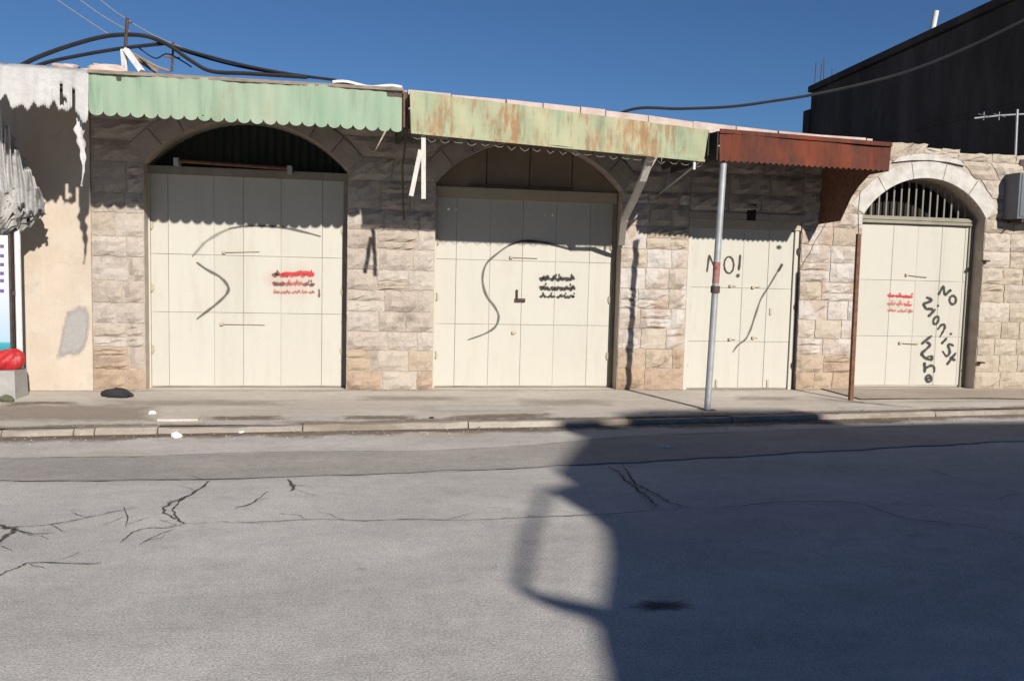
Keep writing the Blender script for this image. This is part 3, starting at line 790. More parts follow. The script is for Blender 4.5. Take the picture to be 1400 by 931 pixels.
# door two
o = OP[1]
d2 = door(o, y, [1.08, X(622,440,y), X(668,440,y), X(712,440,y), X(757,440,y), X(803,440,y), 3.56], [.02, Z(715,444,y), Z(715,357,y), 2.60], 2.60,
          'cream folding door with black stencil and long black S curve')
MB().box(1.06, 3.60, y-.05, y+.08, 2.60, 2.74).build('lintel_beam', BEIGE, d2)
xs = [1.05, 1.75, 2.35, 2.95, 3.60]
for a, b in zip(xs, xs[1:]):
    pts = [(a+.006, 2.745), (b-.006, 2.745)]
    n_ = 8
    for i in range(n_+1):
        xx = lerp(b-.006, a+.006, i/n_); pts.append((xx, (arch_z(o, xx) or o['zs'])-.004))
    pts = [pts[0], pts[1]] + [p for p in pts[2:] if p[1] > 2.75]
    MB().prism(pts, y-.005, y+.03).build('fanlight_panel', BROWNS, d2)
MB().box(1.5, 2.95, y-.08, y-.051, 2.765, 2.79).build('drip_ledge', IRON, d2)
bolt(d2, (699,352),(735,353), y); bolt(d2, (702,455),(706,455), y)
a_, b_ = at(707,396,y-.03), at(707,410,y-.03); c_ = at(718,411,y-.03)
MB().tube([a_, b_, c_], .014, 6).box(b_.x-.03, c_.x, y-.028, y-.003, b_.z-.03, b_.z+.02).build('door_handle', IRON, d2)
for zz in (.45,1.25,2.0): hinge(d2, 3.545, zz, y); hinge(d2, 1.10, zz, y)
stroke([(698,334),(682,345),(665,361),(660,382),(665,403),(677,420),(682,433),(677,447),(661,457),(638,465)], .06, yl(Yp), 'spray_stroke', SP_GREY, d2)
stroke([(694,336),(714,330),(738,331),(759,335),(781,341)], .055, yl(Yp), 'spray_stroke', SP_BLACK, d2)
glyphs(739,785,383,5.5,.0, SP_BLACK, Yp, d2, 5, .075); glyphs(739,786,395.5,6,.03, SP_BLACK, Yp, d2, 6, .072); glyphs(738,785,406,4.5,.02, SP_BLACK, Yp, d2, 7, .052)

# door three
y3 = .07; o = OP[2]
d3 = door(o, y3, [4.66, X(974,470,y3), X(1011,470,y3), X(1045,470,y3), 6.22], [.02, Z(1010,467,y3), Z(1010,394,y3), 2.30], 2.30,
          'narrow cream door with painted NO and a long black slash', fw=.055, rj=CREAM)
MB().box(4.60, 6.29, y3-.05, y3+.06, 2.30, 2.42).build('lintel_beam', BEIGE, d3)
MB().box(4.58, 6.33, YC-.03, YC+.05, 2.425, 2.515).build('lintel_stone', STONE, OV[2])
q = at(1028,292,0); MB().box(q.x-.07, q.x+.06, YC-.036, YC-.005, q.z-.10, q.z+.13).build('dark_niche', VOID, bld)  # wall niche drawn as a dark slab, its shade put into the colour
Yp3 = y3-.006
zz = lambda pts: [(930+a/4.435, 330+b/4.435) for a, b in pts]
stroke(zz([(163,188),(170,135),(178,78)]), .05, yl(Yp3), 'painted_letter', SP_BLACK, d3)
stroke(zz([(178,82),(200,135),(224,186)]), .045, yl(Yp3), 'painted_letter', SP_BLACK, d3)
stroke(zz([(224,186),(232,130),(240,80)]), .045, yl(Yp3), 'painted_letter', SP_BLACK, d3)
stroke(zz(ell(297,143,29,50)), .042, yl(Yp3), 'painted_letter', SP_BLACK, d3, closed=True)
stroke(zz([(366,78),(362,130),(357,178)]), .055, yl(Yp3), 'painted_letter', SP_BLACK, d3)
disc(*zz([(352,207)])[0], 3.4, 3.8, yl(Yp3), 'painted_letter', SP_BLACK, d3)
stroke(zz([(618,138),(590,185),(540,270),(490,350),(455,450),(425,540),(395,595),(350,630),(318,675)]), .055, yl(Yp3), 'spray_stroke', SP_GREY, d3)
stroke(zz([(620,135),(608,160),(590,187)]), .07, yl(Yp3), 'spray_stroke', SP_BLACK, d3)
disc(*zz([(600,36)])[0], 5, 4, yl(Yp3), 'spray_blot', SP_BLACK, d3)
for pa, pb in (((999,391),(1007,391)), ((998,464),(1006,464)), ((1030,393),(1040,392)), ((1030,462),(1036,462))): bolt(d3, pa, pb, y3)
for pp in ((1053,426),(1049,524),(979,524)): q = at(*pp, y3); MB().box(q.x-.016, q.x+.016, y3-.02, y3, q.z-.05, q.z+.05).build('latch', BEIGE, d3)
for z_ in (.35, 1.2, 2.0): hinge(d3, 4.655, z_, y3, BEIGE); hinge(d3, 6.27, z_, y3-.03, IRON)

# door four
o = OP[3]
d4 = door(o, y, [7.35, X(1215,430,y), X(1249,430,y), X(1281,430,y), X(1313,430,y), 9.19], [.03, Z(1255,460,y), Z(1255,384,y), 2.47], 2.47,
          'cream panel door with hand painted black words under a barred arch', fw=.07)
MB().box(7.28, 9.24, y-.06, y+.08, 2.47, 2.575).build('lintel_beam', OLIVE, d4)
MB().box(7.28, 9.24, y-.075, y-.061, 2.52, 2.56).build('lintel_flange', OLIVE, d4)
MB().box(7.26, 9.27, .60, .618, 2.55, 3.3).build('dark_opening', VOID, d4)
gr = bpy.data.objects.new('fanlight_grille', None); col.objects.link(gr); gr.parent = bld; gr.location = Vector((cx4, y, 2.57))-wloc(bld)
for k in range(15):
    xx = lerp(7.42, 9.11, k/14); zt_ = arch_z(o, xx)-.01
    MB().tube([(xx, y-.0, 2.575), (xx, y-.0, zt_)], .0135, 6).build('bar', BARS, gr)
for pp in ((1178,346),(1337,352)): pass
bolt(d4, (1240,376),(1268,379), y, .006); bolt(d4, (1231,469),(1256,470), y, .009)
for z_ in (.45,1.2,1.9): hinge(d4, 7.30, z_, y-.03, IRON); 
zz = lambda pts: [(1195+a/6.207, 380+b/6.207) for a, b in pts]
T = .075
for pts in ([(545,148),(568,105),(592,62)], [(592,66),(596,110),(602,150)], [(602,150),(628,125),(655,95)],
            [(445,163),(470,172),(492,190),(460,206),(425,222),(438,250),(452,270)], [(452,262),(480,262),(505,268)] , [(462,328),(490,300),(524,262)],
            [(536,442),(560,412),(578,396),(600,404),(598,430),(580,465),(556,505)], [(570,560),(596,535),(622,505)],
            [(680,578),(650,562),(628,572),(640,600),(642,640),(615,662),(580,615)], [(618,738),(655,690),(700,630)], [(648,668),(668,685),(695,700)],
            [(405,562),(440,530),(495,487)], [(446,540),(478,566),(450,600),(408,638),(412,660)], [(408,640),(430,672),(470,690),(494,690),(490,664),(455,668)],
            [(430,712),(434,760),(434,805)], [(434,770),(470,748),(500,746),(512,775),(506,805)], [(440,862),(470,850),(492,846)]):
    stroke(zz(pts), T, yl(Yp), 'painted_letter', SP_BLACK, d4)
stroke(zz(ell(670,187,28,36)), T*.9, yl(Yp), 'painted_letter', SP_BLACK, d4, closed=True)
stroke(zz(ell(527,360,20,34,rot=.4)), T*.9, yl(Yp), 'painted_letter', SP_BLACK, d4, closed=True)
stroke(zz(ell(465,853,24,28)), T*.9, yl(Yp), 'painted_letter', SP_BLACK, d4, closed=True)
for pp in ((545,236),(655,474),(652,108)): disc(*zz([pp])[0], 2.2, 2.6, yl(Yp), 'painted_letter', SP_BLACK, d4)
disc(1229,415,26,17, yl(Yp), 'overspray', SP_PINK, d4)
glyphs(1214,1248,405.5,3.5,.02, SP_RED, Yp, d4, 8, .06); glyphs(1214,1248,416,4,.06, lambda u: SP_REDF if u < .5 else SP_RED, Yp, d4, 9, .06); glyphs(1214,1248,425,3,.06, SP_REDF, Yp, d4, 10, .05)
stroke([(1216,404),(1232,405),(1248,406.5)], .05, yl(Yp), 'stencil_mark', SP_RED, d4)
# little hooks in the right-hand wall
for pp in ((1349,357),(1342,496)): q = at(*pp, -.03); MB().box(q.x-.035, q.x+.035, -.06, .03, q.z-.012, q.z+.014).build('wall_hook', IRON, bld)

# ------------------------------------------------------------------ awnings
def bracket(name, mat, parent, pts, wd=.04): 
    mb = MB()
    for p, q in zip(pts, pts[1:]): mb.bar(p, q, wd, wd*.8)
    return mb.build(name, mat, parent)
def corr_roof(parent, x0, x1, y0a, y0b, z0a, z0b, z1a, z1b, mat, pitch=.11, amp=.016):
    mb = MB(); n_ = int((x1-x0)/pitch*8)
    mb.grid(lambda u, v: (lerp(x0,x1,u), lerp(lerp(y0a,y0b,u), -.04, v), lerp(lerp(z0a,z0b,u), lerp(z1a,z1b,u), v) + amp*math.sin(u*(x1-x0)/pitch*2*math.pi)), n_, 4)
    return mb.build('roof_sheet', mat, parent, smooth=True, solid=.003)
# green one
p1 = 1.70
a1 = empty('metal_awning', (-1.1, -.9, 2.9), 'mint green metal awning with a scalloped edge over the door with red stencil', 'awning')
xa, xb = X(121,150,-p1), X(551,160,-p1)
zb = lambda u: lerp(Z(122,157,-p1), Z(550,181,-p1), u); zt = lambda u: lerp(Z(122,98,-p1), Z(551,123,-p1), u)
npitch = 24
def fas(u, v):
    ph = u*npitch % 1.0; sc = .048*abs(math.sin(math.pi*ph))**.55
    zlo = zb(u)+.048-sc; x_ = lerp(xa, xb, u)
    yy = -p1 + .012*math.sin(x_*4.3) + .012*math.sin(x_*1.3)*v + .004*math.sin(x_*40) + .006*math.sin(x_*11+v*3) + .02*(1-v)**2*math.sin(x_*2.1)
    return (x_, yy, lerp(zlo, zt(u), v))
mb = MB(); mb.grid(fas, npitch*10, 5)
mb.build('valance', AW1, a1, solid=.004)
for px_ in (278, 412):
    u = (X(px_,150,-p1)-xa)/(xb-xa); MB().box(lerp(xa,xb,u)-.012, lerp(xa,xb,u)+.012, -p1-.018, -p1-.012, zb(u)+.06, zt(u)-.02).build('sheet_seam', AW1, a1)
corr_roof(a1, xa, xb, -p1+.03, -p1+.03, zt(0)-.03, zt(1)-.03, 3.74, 3.74, AWIN)  # dark sheet colour put in to deepen the shade under the green awning
for u in (.02,.33,.66):
    x_ = lerp(xa,xb,u)
    bracket('bracket', IRON, a1, [(x_,-p1+.04,zt(u)-.06),(x_,-.01,3.68)], .028)
MB().bar((xa,-p1+.035,zt(0)-.06),(xb,-p1+.035,zt(1)-.06),.04,.04).build('front_rail', IRON, a1)
MB().bar((xa,-p1-.008,zt(0)+.0),(xb,-p1-.008,zt(1)+.0),.03,.035).build('drip_rail', DUSTY, a1)
MB().bar((xb+.01,-p1-.01,zt(1)-.02),(xb+.012,-p1-.01,zb(1)+.05),.022,.03).build('end_cap', RUSTY, a1)
# peeling one
a2 = empty('metal_awning', (2.3, -.9, 2.9), 'peeling pale green and rust streaked metal awning beside the scalloped one', 'awning')
pa, pb = 1.85, 1.62
tl, tr_, bl, br = at(560,124,-pa), at(969,178,-pb), at(562,181,-pa), at(963,220,-pb)
def fas2(u, v):
    p = bl.lerp(br, u).lerp(tl.lerp(tr_, u), v); x_ = p.x
    return (x_, p.y + .010*math.sin(x_*5+v*2) + .018*math.sin(x_*1.7)*(1-v) + .006*math.sin(x_*13+v*6), p.z + (.006*math.sin(x_*9) if v == 0 else 0))
mb = MB(); mb.grid(fas2, 120, 6); mb.build('fascia', AW2, a2, solid=.004)
mb = MB(); mb.bar(bl+Vector((0,-.006,.0)), br+Vector((0,-.006,.0)), .02, .03); mb.build('bottom_lip', AW2, a2)
corr_roof(a2, tl.x, tr_.x, -pa+.03, -pb+.03, tl.z-.03, tr_.z-.03, 3.72, 3.55, AWIN)
for u in (.14,.5,.97):
    p = tl.lerp(tr_, u); bracket('bracket', IRON, a2, [(p.x,p.y+.05,p.z-.09),(p.x,-.01,p.z+.08)])
MB().box(tr_.x-.0, tr_.x+.012, tr_.y+.004, -.02, tr_.z-.30, tr_.z-.02).build('end_plate', AWIN, a2)
MB().prism([(tl.x-.075,3.24),(tl.x-.015,3.24),(tl.x-.015,3.60),(tl.x-.075,3.60)], -1.60, -.02).build('joint_sun_block', AWIN, a2)  # plate added to stop a sunbeam between the first two awnings
# torn chicken-wire hanging under the fascia
mb = MB(); pts = []
for k in range(93):
    u = k/92; p = bl.lerp(br, u); pts.append(p + Vector((0, .05, -.02 - .055*abs(math.sin(k*math.pi/4))*random.uniform(.7,1.2))))
mb.tube(pts, .0035, 4); mb.build('wire_mesh', BARS, a2)
# timber prop and stays
PR = [at(890,214,-1.58), at(879,245,-1.33), at(867,272,-.93), at(853,300,-.47), at(850,332,-.04)]
for p, q in zip(PR, PR[1:]): MB().bar(p, q+(q-p)*.05, .085, .05).build('timber_prop', WOODW, a2)
MB().tube([at(958,220,-1.55), at(902,265,-.05)], .014, 6).build('stay_rod', GALV, a2)
MB().box(at(949,220,-1.6).x-.012, at(949,220,-1.6).x+.012, -1.62, -1.59, Z(949,232,-1.6), Z(949,218,-1.6)).build('hanger', WHITEP, a2)
for pq in (((579,183),(579,272)), ((575,205),(562,268))):
    p, q = at(*pq[0], -1.80), at(*pq[1], -1.72); MB().bar(p, q, .05, .02).build('loose_lath', WOODW, a2)
MB().tube([at(558,130,-1.8), at(556,180,-1.6), at(550,230,-.8), at(552,300,-.06)], .012, 6).build('drop_pipe', IRON, a2)
# rust one
a3 = empty('metal_awning', (5.4, -.8, 2.9), 'dark rust brown metal awning with a curved end plate', 'awning')
p3 = 1.60
tl, tr_, bl, br = at(984,177,-p3), at(1219,196,-p3), at(984,221,-p3), at(1216,235,-p3)
nt3 = 30
def fas3(u, v):
    p = bl.lerp(br, u).lerp(tl.lerp(tr_, u), v)
    if v == 0: p = p + Vector((0,0,.018 if (u*nt3*2) % 2 >= 1 else 0))
    return (p.x, p.y+.008*math.sin(p.x*6+v*2)+.01*math.sin(p.x*2.3), p.z)
mb = MB(); mb.grid(fas3, nt3*4, 4); mb.build('fascia', AW3, a3, solid=.004)
MB().bar(tl+Vector((0,-.012,-.02)), tr_+Vector((0,-.012,-.02)), .02, .05).build('top_rail', AW3, a3)
corr_roof(a3, tl.x, tr_.x, -p3+.03, -p3+.03, tl.z-.03, tr_.z-.03, 3.46, 3.42, AWIN)
xe = tr_.x
cheek = [(-1.585,3.31),(-1.585,2.985),(-1.17,2.985),(-.95,2.86),(-.775,2.72),(-.65,2.56),(-.54,2.42),(.03,2.40),(.03,3.40)]
mb = MB(); n_ = len(cheek); mb.v = [Vector((xe-.012, a, b)) for a, b in cheek]+[Vector((xe-.006, a, b)) for a, b in cheek]
mb.f = [tuple(range(n_)), tuple(range(n_, 2*n_))[::-1]] + [((k+1) % n_, k, n_+k, n_+(k+1) % n_) for k in range(n_)]
mb.build('end_plate', RUSTY, a3)
MB().box(tl.x-.02, tl.x-.008, -p3+.01, -.02, tl.z-.36, tl.z-.02).build('end_plate', AWIN, a3)
for u in (.02,.5): p = tl.lerp(tr_, u); bracket('bracket', IRON, a3, [(p.x,p.y+.05,p.z-.08),(p.x,-.01,p.z+.0)])
# bracket rod and rag below the rust awning
MB().bar(at(1116,291,-.1), at(1117,303,-.1), .02, .02).build('hook_rod', GALV, a3)

# white tarpaulin
a0 = empty('tarpaulin_awning', (-4, -.9, 2.9), 'torn white tarpaulin awning sagging over the plastered pier', 'awning')
pt = 1.72
top = [(-90,82),(0,86),(60,90),(110,94),(121,97)]
rag = [(-90,120),(-40,132),(-15,118),(0,138),(8,128),(16,150),(30,143),(38,152),(46,140),(52,148),(60,143),(66,150),(74,137),(80,152),(84,149),(92,153),(98,147),(104,154),(108,158),(112,168),(119,168),(121,150)]
def tf(u, v):
    px = lerp(-90, 121, u); yt = interp(top, px); yb = interp(rag, px) + 2.5*math.sin(px*1.9)
    yy = -pt - .010*math.sin(px*.13) - .004*math.sin(px*.37+v*2) - .03*v*math.sin(px*.05+1) + .03*(v-.5)
    if v == 0: yy = -pt+.06
    return at(px, lerp(yt, yb, v), yy)
mb = MB(); mb.grid(tf, 150, 10)
# tears
mb.f = [f for i, f in enumerate(mb.f) if not ((lambda px, v: (81 <= px <= 84+6*(v-.3) and .38 < v < .9) or (98 < px < 101.5 and v > .42) or (84 < px < 91 and .68 < v < .8))(lerp(-90,121,(i % 150)/150), (i//150)/10))]
mb.build('tarpaulin', TARP, a0, smooth=True, solid=.004)
p, q = at(-90,84,-pt), at(121,99,-pt)
mb = MB(); mb.grid(lambda u, v: (lerp(p.x,q.x,u), lerp(-pt+.06,-.05,v), lerp(lerp(p.z,q.z,u), 3.75, v)-.08*math.sin(math.pi*v)*(.6+.4*math.sin(u*7))), 30, 8)
mb.build('top_cloth', TARPG, a0, smooth=True, solid=.004)
# dangling strip
rs = [at(x, y, -1.62) for x, y in [(112,158),(108,178),(112,200),(114,225),(113,245),(111,255)]]
P = smooth(rs, 6); mb = MB()
for i, p in enumerate(P):
    hw = (.040+.012*math.sin(i*1.3)+(.018 if i > 20 else 0))*(1 if i < len(P)-4 else (len(P)-i)/4.5); q = i*.2
    mb.v += [p+Vector((-hw*math.cos(q*.3), -hw*.5*math.sin(q), 0)), p+Vector((0,.02*math.sin(i*.5),0)), p+Vector((hw*math.cos(q*.3), hw*.5*math.sin(q), 0))]
for i in range(len(P)-1):
    for k in range(2): mb.f.append((3*i+k, 3*i+3+k, 3*i+4+k, 3*i+1+k))
mb.build('dangling_strip', TARP, a0, smooth=True, solid=.008)
# torn side curtain hanging back towards the wall
right = [(150,-4),(165,6),(190,20),(215,31),(240,44),(262,54),(280,61),(296,60),(305,40),(318,20)]
def sc_(u, v):
    py = lerp(150, 312, v); xr = interp(right, py) + 3*math.sin(py*.5); px = lerp(-90, xr, u)
    return at(px, py + (5*math.sin(px*.35)+5*math.sin(px*.9)+3*math.sin(px*1.7))*v**3, -.90 + .40*v*u + .018*math.sin(px*.21+v*1.5) + .010*math.sin(px*.5+v*2.5))
mb = MB(); mb.grid(sc_, 70, 24)
mb.build('side_curtain', TARPG, a0, smooth=True, solid=.004)
for top_, bot_, w0_ in (((-4,150),(2,268),10), ((8,172),(14,262),7), ((24,205),(30,282),7), ((38,232),(44,292),8), ((50,256),(55,288),7)):
    def fl(u, v):
        cx_ = lerp(top_[0], bot_[0], v)+1.5*math.sin(v*4+top_[0]); hw = w0_*(.45+.55*v)*(1-.35*max(0, v-.85)/.15*(1 if int(u*6) % 2 else 0))
        return at(cx_+(u-.5)*2*hw, lerp(top_[1], bot_[1], v)+(4*math.sin(u*9+top_[0]) if v > .95 else 0), -1.0+.30*v-.03*math.cos(u*6.3)-.015*math.sin(v*7+u*3))
    mb = MB(); mb.grid(fl, 12, 14); mb.build('torn_strip', TARP, a0, smooth=True, solid=.004)
for x_ in (-5.6, -4.4, -3.2): bracket('bracket', IRON, a0, [(x_,-pt+.05,3.4),(x_,-.0,3.66)])
MB().bar((-6.2,-pt+.07,3.42), (X(121,99,-pt), -pt+.07, 3.44), .04, .04).build('front_rail', IRON, a0)

# ------------------------------------------------------------------ poles
b_ = gz(967, 560, 0); t_ = at(989, 225, b_.y)
pole = empty('steel_pole', (b_.x, b_.y, 0), 'leaning grey steel pole with a faded red band on the sidewalk', 'pole')
L = lambda u: Vector((b_.x,b_.y,-.02)).lerp(t_, u)
MB().tube([L(0), L(.25), L(.5), L(.75), L(1)], .041, 14).build('shaft', GALV, pole)
MB().tube([L(.525), L(.57), L(.61)], .0432, 14, False).build('painted_band', REDRUST, pole)
MB().tube([L(.485), L(.513)], .055, 12).build('clamp', IRON, pole)
MB().tube([L(1), L(1)+Vector((0,0,.01))], .043, 14).build('cap', GALV, pole)
blob(b_.x, b_.y, .10, .09, .004, 'footing', IRON, pole)
b_ = gz(1163, 547, 0); t2 = at(1174, 320, b_.y)
post = empty('iron_post', (b_.x, b_.y, 0), 'short thin rusty brown iron post between the narrow door and barred arch', 'post')
L = lambda u: Vector((b_.x,b_.y,-.02)).lerp(t2, u)
MB().bar(L(0), L(1), .05, .05).build('shaft', RUSTY, post)
MB().tube([L(1), at(1173,290,b_.y+.3), at(1176,262,-.4)], .006, 5).build('tie_wire', IRON, post)

# ------------------------------------------------------------------ dark building behind on the right
db = empty('concrete_building', (14, 5, 0), 'tall dark weathered concrete building rising behind the stone row', 'building')
def dx(px, py, X_):
    d = ray(px, py); return CAM + d*((X_-CAM.x)/d.x)
XW = 11.0
prof = [(.9,0),(8.55,0),(8.55,6.16),(5.8,6.24),(3.47,6.33),(1.65,6.42),(.9,6.46)]
mb = MB(); n_ = len(prof); mb.v = [Vector((XW,a,b)) for a,b in prof]+[Vector((24,a,b)) for a,b in prof]
mb.f = [tuple(range(n_))[::-1], tuple(range(n_,2*n_))] + [(k, (k+1) % n_, n_+(k+1) % n_, n_+k) for k in range(n_)]
mb.build('wall', DARKW, db)
MB().box(XW-.03, 24, 8.552, 8.85, 0, 5.75).build('rear_buttress', DARKW, db)
mb = MB().box(XW-.06, XW+.20, .85, 8.62, 0, .14)
for v in mb.v: v.z += interp([(0.8,6.47),(1.65,6.425),(3.47,6.335),(5.8,6.245),(8.6,6.165)], v.y)
mb.build('roof_edge', DARKW, db)
for px in (1113,1121,1126,1137):
    p = dx(px, 128, XW+.4); MB().tube([p, p+Vector((random.uniform(-.04,.04),0,random.uniform(.55,.95)))], .012, 5).build('rebar', IRON, db)
a_, b_ = dx(1273,52,XW+.3), dx(1280,15,XW+.3); MB().tube([a_-(b_-a_)*.4, b_], .055, 10).build('vent_pipe', WHITEP, db)
for z_ in (1.6, 3.1, 4.6): MB().box(XW-.02, XW+.05, .92, 8.5, z_, z_+.06).build('cornice_band', DARKW, db)

# antenna and cabinet on the right-hand wall
an = empty('tv_antenna', at(1388,212,.15), 'thin grey television antenna standing on the stone wall top', 'antenna')
p = at(1389,222,.15)
MB().tube([p-Vector((0,0,.5)), at(1391,150,.15)], .018, 8).build('mast', GALV, an)
MB().tube([at(1332,162,.1), at(1370,158,.15), at(1425,155,.2)], .012, 6).build('boom', GALV, an)
for px in (1345,1366,1408): q = at(px, 159, .15); MB().tube([q+Vector((0,-.12,-.03)), q+Vector((0,.12,.05))], .007, 5).tube([q-Vector((0,0,.06)), q+Vector((0,0,.06))], .006, 5).build('element', GALV, an)
MB().box(p.x-.05, p.x+.03, .0, .14, p.z-.14, p.z+.02).build('clamp', IRON, an)
q0, q1 = at(1395,236,-.30), at(1395,299,-.30)
cb = empty('wall_cabinet', (q0.x+.35, 0, q1.z), 'grey metal box hung on the stone wall beside the barred arch', 'box')
MB().box(q0.x, q0.x+.75, -.30, .0, q1.z, q0.z).build('casing', GREYB, cb)
MB().bbox(q0.x+.03, q0.x+.72, -.312, -.3005, q1.z+.03, q0.z-.03).build('front_cover', GREYB, cb)
for dx_ in (.1,.6): MB().box(q0.x+dx_, q0.x+dx_+.03, -.28, .02, q1.z-.05, q1.z-.002).build('bracket', IRON, cb)

# ------------------------------------------------------------------ left edge: sign panel, red bag, block
ys = -.55
q0, q1 = at(11,322,ys), at(11,481,ys)
sg = empty('advert_panel', (q0.x-.35, ys, 0), 'white and pale blue advert panel on a post beside the plastered pier', 'sign')
def m_print():
    mt, t, p = newmat('blue_white_print')
    g = N(t, 'ShaderNodeNewGeometry'); sx = N(t, 'ShaderNodeSeparateXYZ'); t.links.new(g.outputs['Position'], sx.inputs[0])
    mr = N(t, 'ShaderNodeMapRange'); mr.inputs[1].default_value = q1.z; mr.inputs[2].default_value = q0.z; t.links.new(sx.outputs[2], mr.inputs[0])
    c = ramp(t, mr.outputs[0], [(0,(.03,.22,.27)),(.075,(.05,.30,.36)),(.09,(.33,.45,.66)),(.45,(.47,.52,.66)),(1,(.60,.62,.64))])
    t.links.new(c, p.inputs['Base Color']); p.inputs['Roughness'].default_value = .4; return mt
MB().box(q0.x-.75, q0.x, ys, ys+.06, q1.z, q0.z).build('panel', m_print(), sg)
MB().box(q0.x, q0.x+.025, ys-.01, ys+.07, q1.z-.03, q0.z+.03).build('edge_frame', IRON, sg)
for px in (2.5,): 
    for py in (337,350,362,374,384,398):
        q = at(px, py, ys-.003); MB().box(q.x-.02, q.x+.022, ys-.004, ys-.001, q.z-.018, q.z+.02).build('printed_letter', basic('purple_ink', (.10,.06,.16), (.14,.09,.2), 5, .6, 0), sg)
MB().tube([(q0.x+.08, ys+.05, 0), (q0.x+.08, ys+.05, q0.z+.3)], .035, 10).build('post', WHITEP, sg)
MB().box(q0.x-.7, q0.x-.62, ys+.061, ys+.1, 0, q0.z).build('post', GALV, sg)
MB().box(q0.x, q0.x+.06, ys+.02, ys+.06, 1.2, 1.25).build('bracket', IRON, sg)
# block
g = gz(8, 545, 0)
mb = MB(); gx, gy = at(22,520,-.75).x, -.75
mb.grid(lambda u, v: (0,0,0), 1, 1); mb = MB().box(gx-.9, gx, gy, gy+.35, 0, Z(10,508,-.75))
for v in mb.v: v.x += random.uniform(-.02,.02); v.z += random.uniform(-.01,.015) if v.z > .1 else 0
blk = tag(mb.build('concrete_block', CEMENT), 'low grey concrete block under the advert panel', 'block')
zb_ = Z(10,508,-.75)
REDP = basic('red_plastic', (.30,.012,.016), (.45,.03,.032), 7, .35, .5, 14, .03)
def bagf(u, v):
    th = u*2*math.pi; ph = v*math.pi
    r = 1+.18*math.sin(2*th+1)*math.sin(ph)+.07*math.sin(5*th+2*ph)
    return (gx-.18+.17*r*math.sin(ph)*math.cos(th)+.10*(1-v)**2, gy+.16+.14*r*math.sin(ph)*math.sin(th), max(zb_+.002, zb_+.08+.16*r*math.cos(ph)*(1.0 if v < .5 else .7)))
mb = MB(); mb.grid(bagf, 28, 16)
tag(mb.build('plastic_bag', REDP, smooth=True), 'crumpled red plastic bag on the concrete block', 'bag')

# ------------------------------------------------------------------ litter
def crumple(name, px, py, sx, sy, sz, mat, label, cat, z=0.0):
    c_ = gz(px, py, z); r = random.Random(px); mb = MB()
    ph_ = [r.uniform(0,6) for _ in range(6)]
    def fn(u, v):
        th = u*2*math.pi; ph = v*math.pi
        rr = 1+.22*math.sin(2*th+ph_[0])+.15*math.sin(5*th+ph_[1]+2*ph)+.1*math.sin(7*th+ph_[2])
        return (c_.x+sx*rr*math.sin(ph)*math.cos(th), c_.y+sy*rr*math.sin(ph)*math.sin(th), max(z+.001, z+sz*.35+sz*.65*rr*math.cos(ph)))
    mb.grid(fn, 20, 10); return tag(mb.build(name, mat, smooth=True), label, cat)
sh = crumple('black_rag', 161, 543, .16, .08, .10, BLACK, 'bunched black rag lying on the sidewalk by the stone pier', 'rag')
crumple('paper_scrap', 241, 598, .055, .05, .05, PAPER, 'crumpled white paper scrap lying in the gutter', 'litter', ZR+.004)
crumple('paper_scrap', 208, 566, .03, .03, .03, PAPER, 'small white paper scrap lying on the dirty sidewalk', 'litter')
crumple('paper_scrap', 911, 611, .06, .03, .012, PAPER, 'flattened white scrap lying on the shaded dark asphalt', 'litter', ZR+.008)
for px_, py_, mt_, lb_ in ((330,592,PAPER,'small white scrap in the gutter before the red stencil door'), (590,572,BLACK,'tiny black scrap on the sidewalk edge by the pier between wide doors'),
                      (655,586,DUSTY,'tiny brown scrap in the gutter before the black stencil door'), (1180,562,DUSTY,'tiny brown scrap on the sidewalk beside the iron post')):
    crumple('litter_scrap', px_, py_, .025, .02, .018, mt_, lb_, 'litter', ZR+.004 if py_ > 580 else 0)
crumple('weed_tuft', 9, 549, .08, .05, .07, basic('dry_weed', (.07,.07,.04), (.12,.12,.07), 20, .9, .4), 'dull green weed at the foot of the concrete block', 'plant')

# ------------------------------------------------------------------ roof clutter and cables
rm = empty('roof_mast', at(172,96,.6), 'white steel angle brace with a thin rod above the green awning', 'mast')
MB().bar(at(169,68,.6), at(171,97,.7), .07, .05).build('leg', WHITEP, rm); MB().bar(at(172,68,.6), at(194,98,.5), .08, .05).build('brace', WHITEP, rm)
MB().bar(at(175,72,.62), at(214,98,.9), .05, .05).build('brace', DUSTY, rm)
MB().tube([at(171,70,.6), at(174,25,.6)], .022, 6).build('rod', IRON, rm)
MB().tube([at(172,33,.6), at(181,31,.6)], .01, 5).build('hook', IRON, rm)
rp = empty('roof_rod', at(236,96,.8), 'short thin iron rod carrying cables above the green awning', 'rod')
MB().tube([at(235,98,.8), at(237,58,.8)], .016, 6).build('rod', IRON, rp); MB().tube([at(224,78,.8), at(246,80,.8)], .012, 5).build('crossbar', RUSTY, rp)
def cable(pts, Y, r, mat, label, name='cable'):
    P = smooth([at(x, y, Y if not isinstance(Y, list) else Y[i]) for i, (x, y) in enumerate(pts)], 8)
    return tag(MB().tube(P, r, 6).build(name, mat), label, 'cable')
cable([(8,104),(38,85),(80,68),(130,53),(165,48),(200,50),(230,62),(262,84),(290,98),(340,101),(420,106)], .7, .028, CABLE, 'thick black cable looping highest over the white brace')
cable([(25,104),(60,87),(110,76),(150,69),(178,65),(205,62),(225,60)], .75, .024, CABLE, 'black cable passing behind the white brace tip')
cable([(205,52),(232,62),(280,76),(340,91),(400,102),(460,110)], .85, .02, CABLE, 'long black cable sloping down to the white roof sheet')
cable([(225,60),(262,74),(320,90),(380,101),(440,108)], .9, .014, CABLE, 'thinner black cable sagging just under the long sloping one')
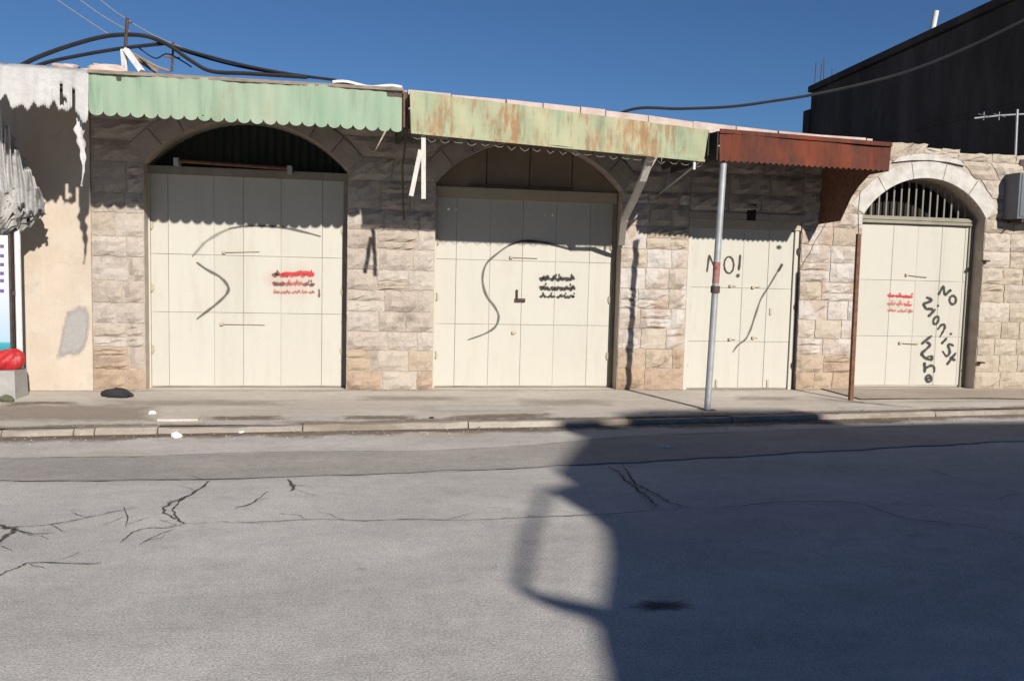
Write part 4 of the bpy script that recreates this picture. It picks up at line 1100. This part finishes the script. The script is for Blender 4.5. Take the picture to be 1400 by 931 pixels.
cable([(178,72),(200,84),(215,92),(232,98)], .7, .02, DUSTY, 'short brown tangled cable beside the white brace')
cable([(190,66),(212,80),(228,74),(246,82),(262,92)], .8, .01, CABLE, 'tangled thin black wire around the iron rod')
for k, (pts, lb) in enumerate((([(60,-12),(110,22),(148,47)], 'faint overhead wire, lowest of three, running to the roof mast'), ([(92,-12),(140,22),(178,44)], 'faint overhead wire in the middle of three'), ([(122,-12),(160,18),(205,46),(250,66)], 'faint overhead wire, uppermost of three above the mast'))):
    cable(pts, 3.0, .009, WIRE, lb)
cable([(815,170),(868,149),(930,149),(1000,146),(1060,138),(1110,130),(1180,115),(1250,95),(1330,62),(1420,18)], [.5,.3,.3,.25,.2,.15,0,-.2,-.5,-.9], .022, CABLE, 'long black cable rising across the dark building')
# white sheet on the roof
mb = MB(); pa, pb = at(455,118,-.0), at(549,126,-.0)
mb.grid(lambda u, v: (lerp(pa.x,pb.x,u), lerp(-.12,.7,v), lerp(pa.z,pb.z,u)+.03+.02*math.sin(u*9)+.05*v), 14, 6)
tag(mb.build('roof_sheet', WHITEP, solid=.03), 'white flat sheet lying on the parapet above the awning joint', 'sheet')
for px, w_ in ((90,.35),(145,.45)):
    q = at(px, 92, .3); MB
    mb = MB(); hz = q.z+.035-3.93; r4 = random.Random(px)
    off = [[r4.uniform(.75,1.15) for _ in range(13)] for _ in range(9)]
    def lump(u, v):
        i, j = int(round(u*12)) % 12, int(round(v*8)); ph = v*math.pi; th = u*2*math.pi; k = off[j][i]
        sg_ = lambda t_: math.copysign(abs(t_)**.55, t_)
        return (q.x+w_/2*k*sg_(math.cos(th))*sg_(math.sin(ph)), .33+.14*k*sg_(math.sin(th))*sg_(math.sin(ph)), 3.93+hz*(.5+.5*sg_(math.cos(ph))*min(1,k)))
    mb.grid(lump, 12, 8)
    tag(mb.build('rubble_stone', COPING), 'pinkish rubble stone on the parapet behind the tarpaulin' if px == 90 else 'pale rubble stone on the parapet left of the white brace', 'stone')

# ------------------------------------------------------------------ house across the street, behind the camera: casts the road shadow
YH = -14.5
hs = empty('stone_house', (12, -18, .05), 'rendered house with an outside stair across the street', 'house')
MB().box(5.75, 24, -21, YH, .05, 6.17).build('wall', WALLB, hs)
MB().prism([(6.6,6.172),(9.0,6.172),(9.0,6.5),(8.9,6.60),(7.0,6.60),(6.5,6.45)], YH-2, YH-.02).build('roof_tank', GALV, hs)
MB().prism([(5.745,6.0),(6.2,6.172),(6.05,6.29),(5.63,6.28)], YH-.5, YH-.003).build('chimney', WALLB, hs)
MB().prism([(-.35,.05),(5.74,.05),(5.74,6.04),(5.45,5.80),(4.93,5.42),(4.50,5.11),(4.43,4.90),(4.14,4.80),(4.09,4.49),(4.01,4.28),(3.76,4.03),(3.39,3.72),(3.24,3.60),(3.10,3.66),(2.94,3.735),(3.02,3.60),(3.13,3.535),(3.07,3.46),(3.0,3.39),(2.88,3.25),(2.79,3.16)], YH-.10, YH).build('stair_parapet', WALLB, hs)
MB().prism([(-.2,.05),(5.74,.05),(5.74,4.6),(4.4,4.1),(-.2,.06)][:4], YH-1.2, YH-.101).build('stair', WALLB, hs)
mb = MB(); mb.tube([(4.13,YH-.05,4.81),(3.5,YH-.05,4.27),(2.95,YH-.05,3.75)], .03, 6)
mb.build('stair_rail', IRON, hs)
for k, x_ in enumerate((8, 11, 14, 17)):
    wn = MB().box(x_, x_+1.1, YH+.002, YH+.05, 3.4, 4.9).build('window', GREYB, hs)
    MB().box(x_+.08, x_+1.02, YH+.051, YH+.06, 3.48, 4.82).build('pane', VOID, wn)
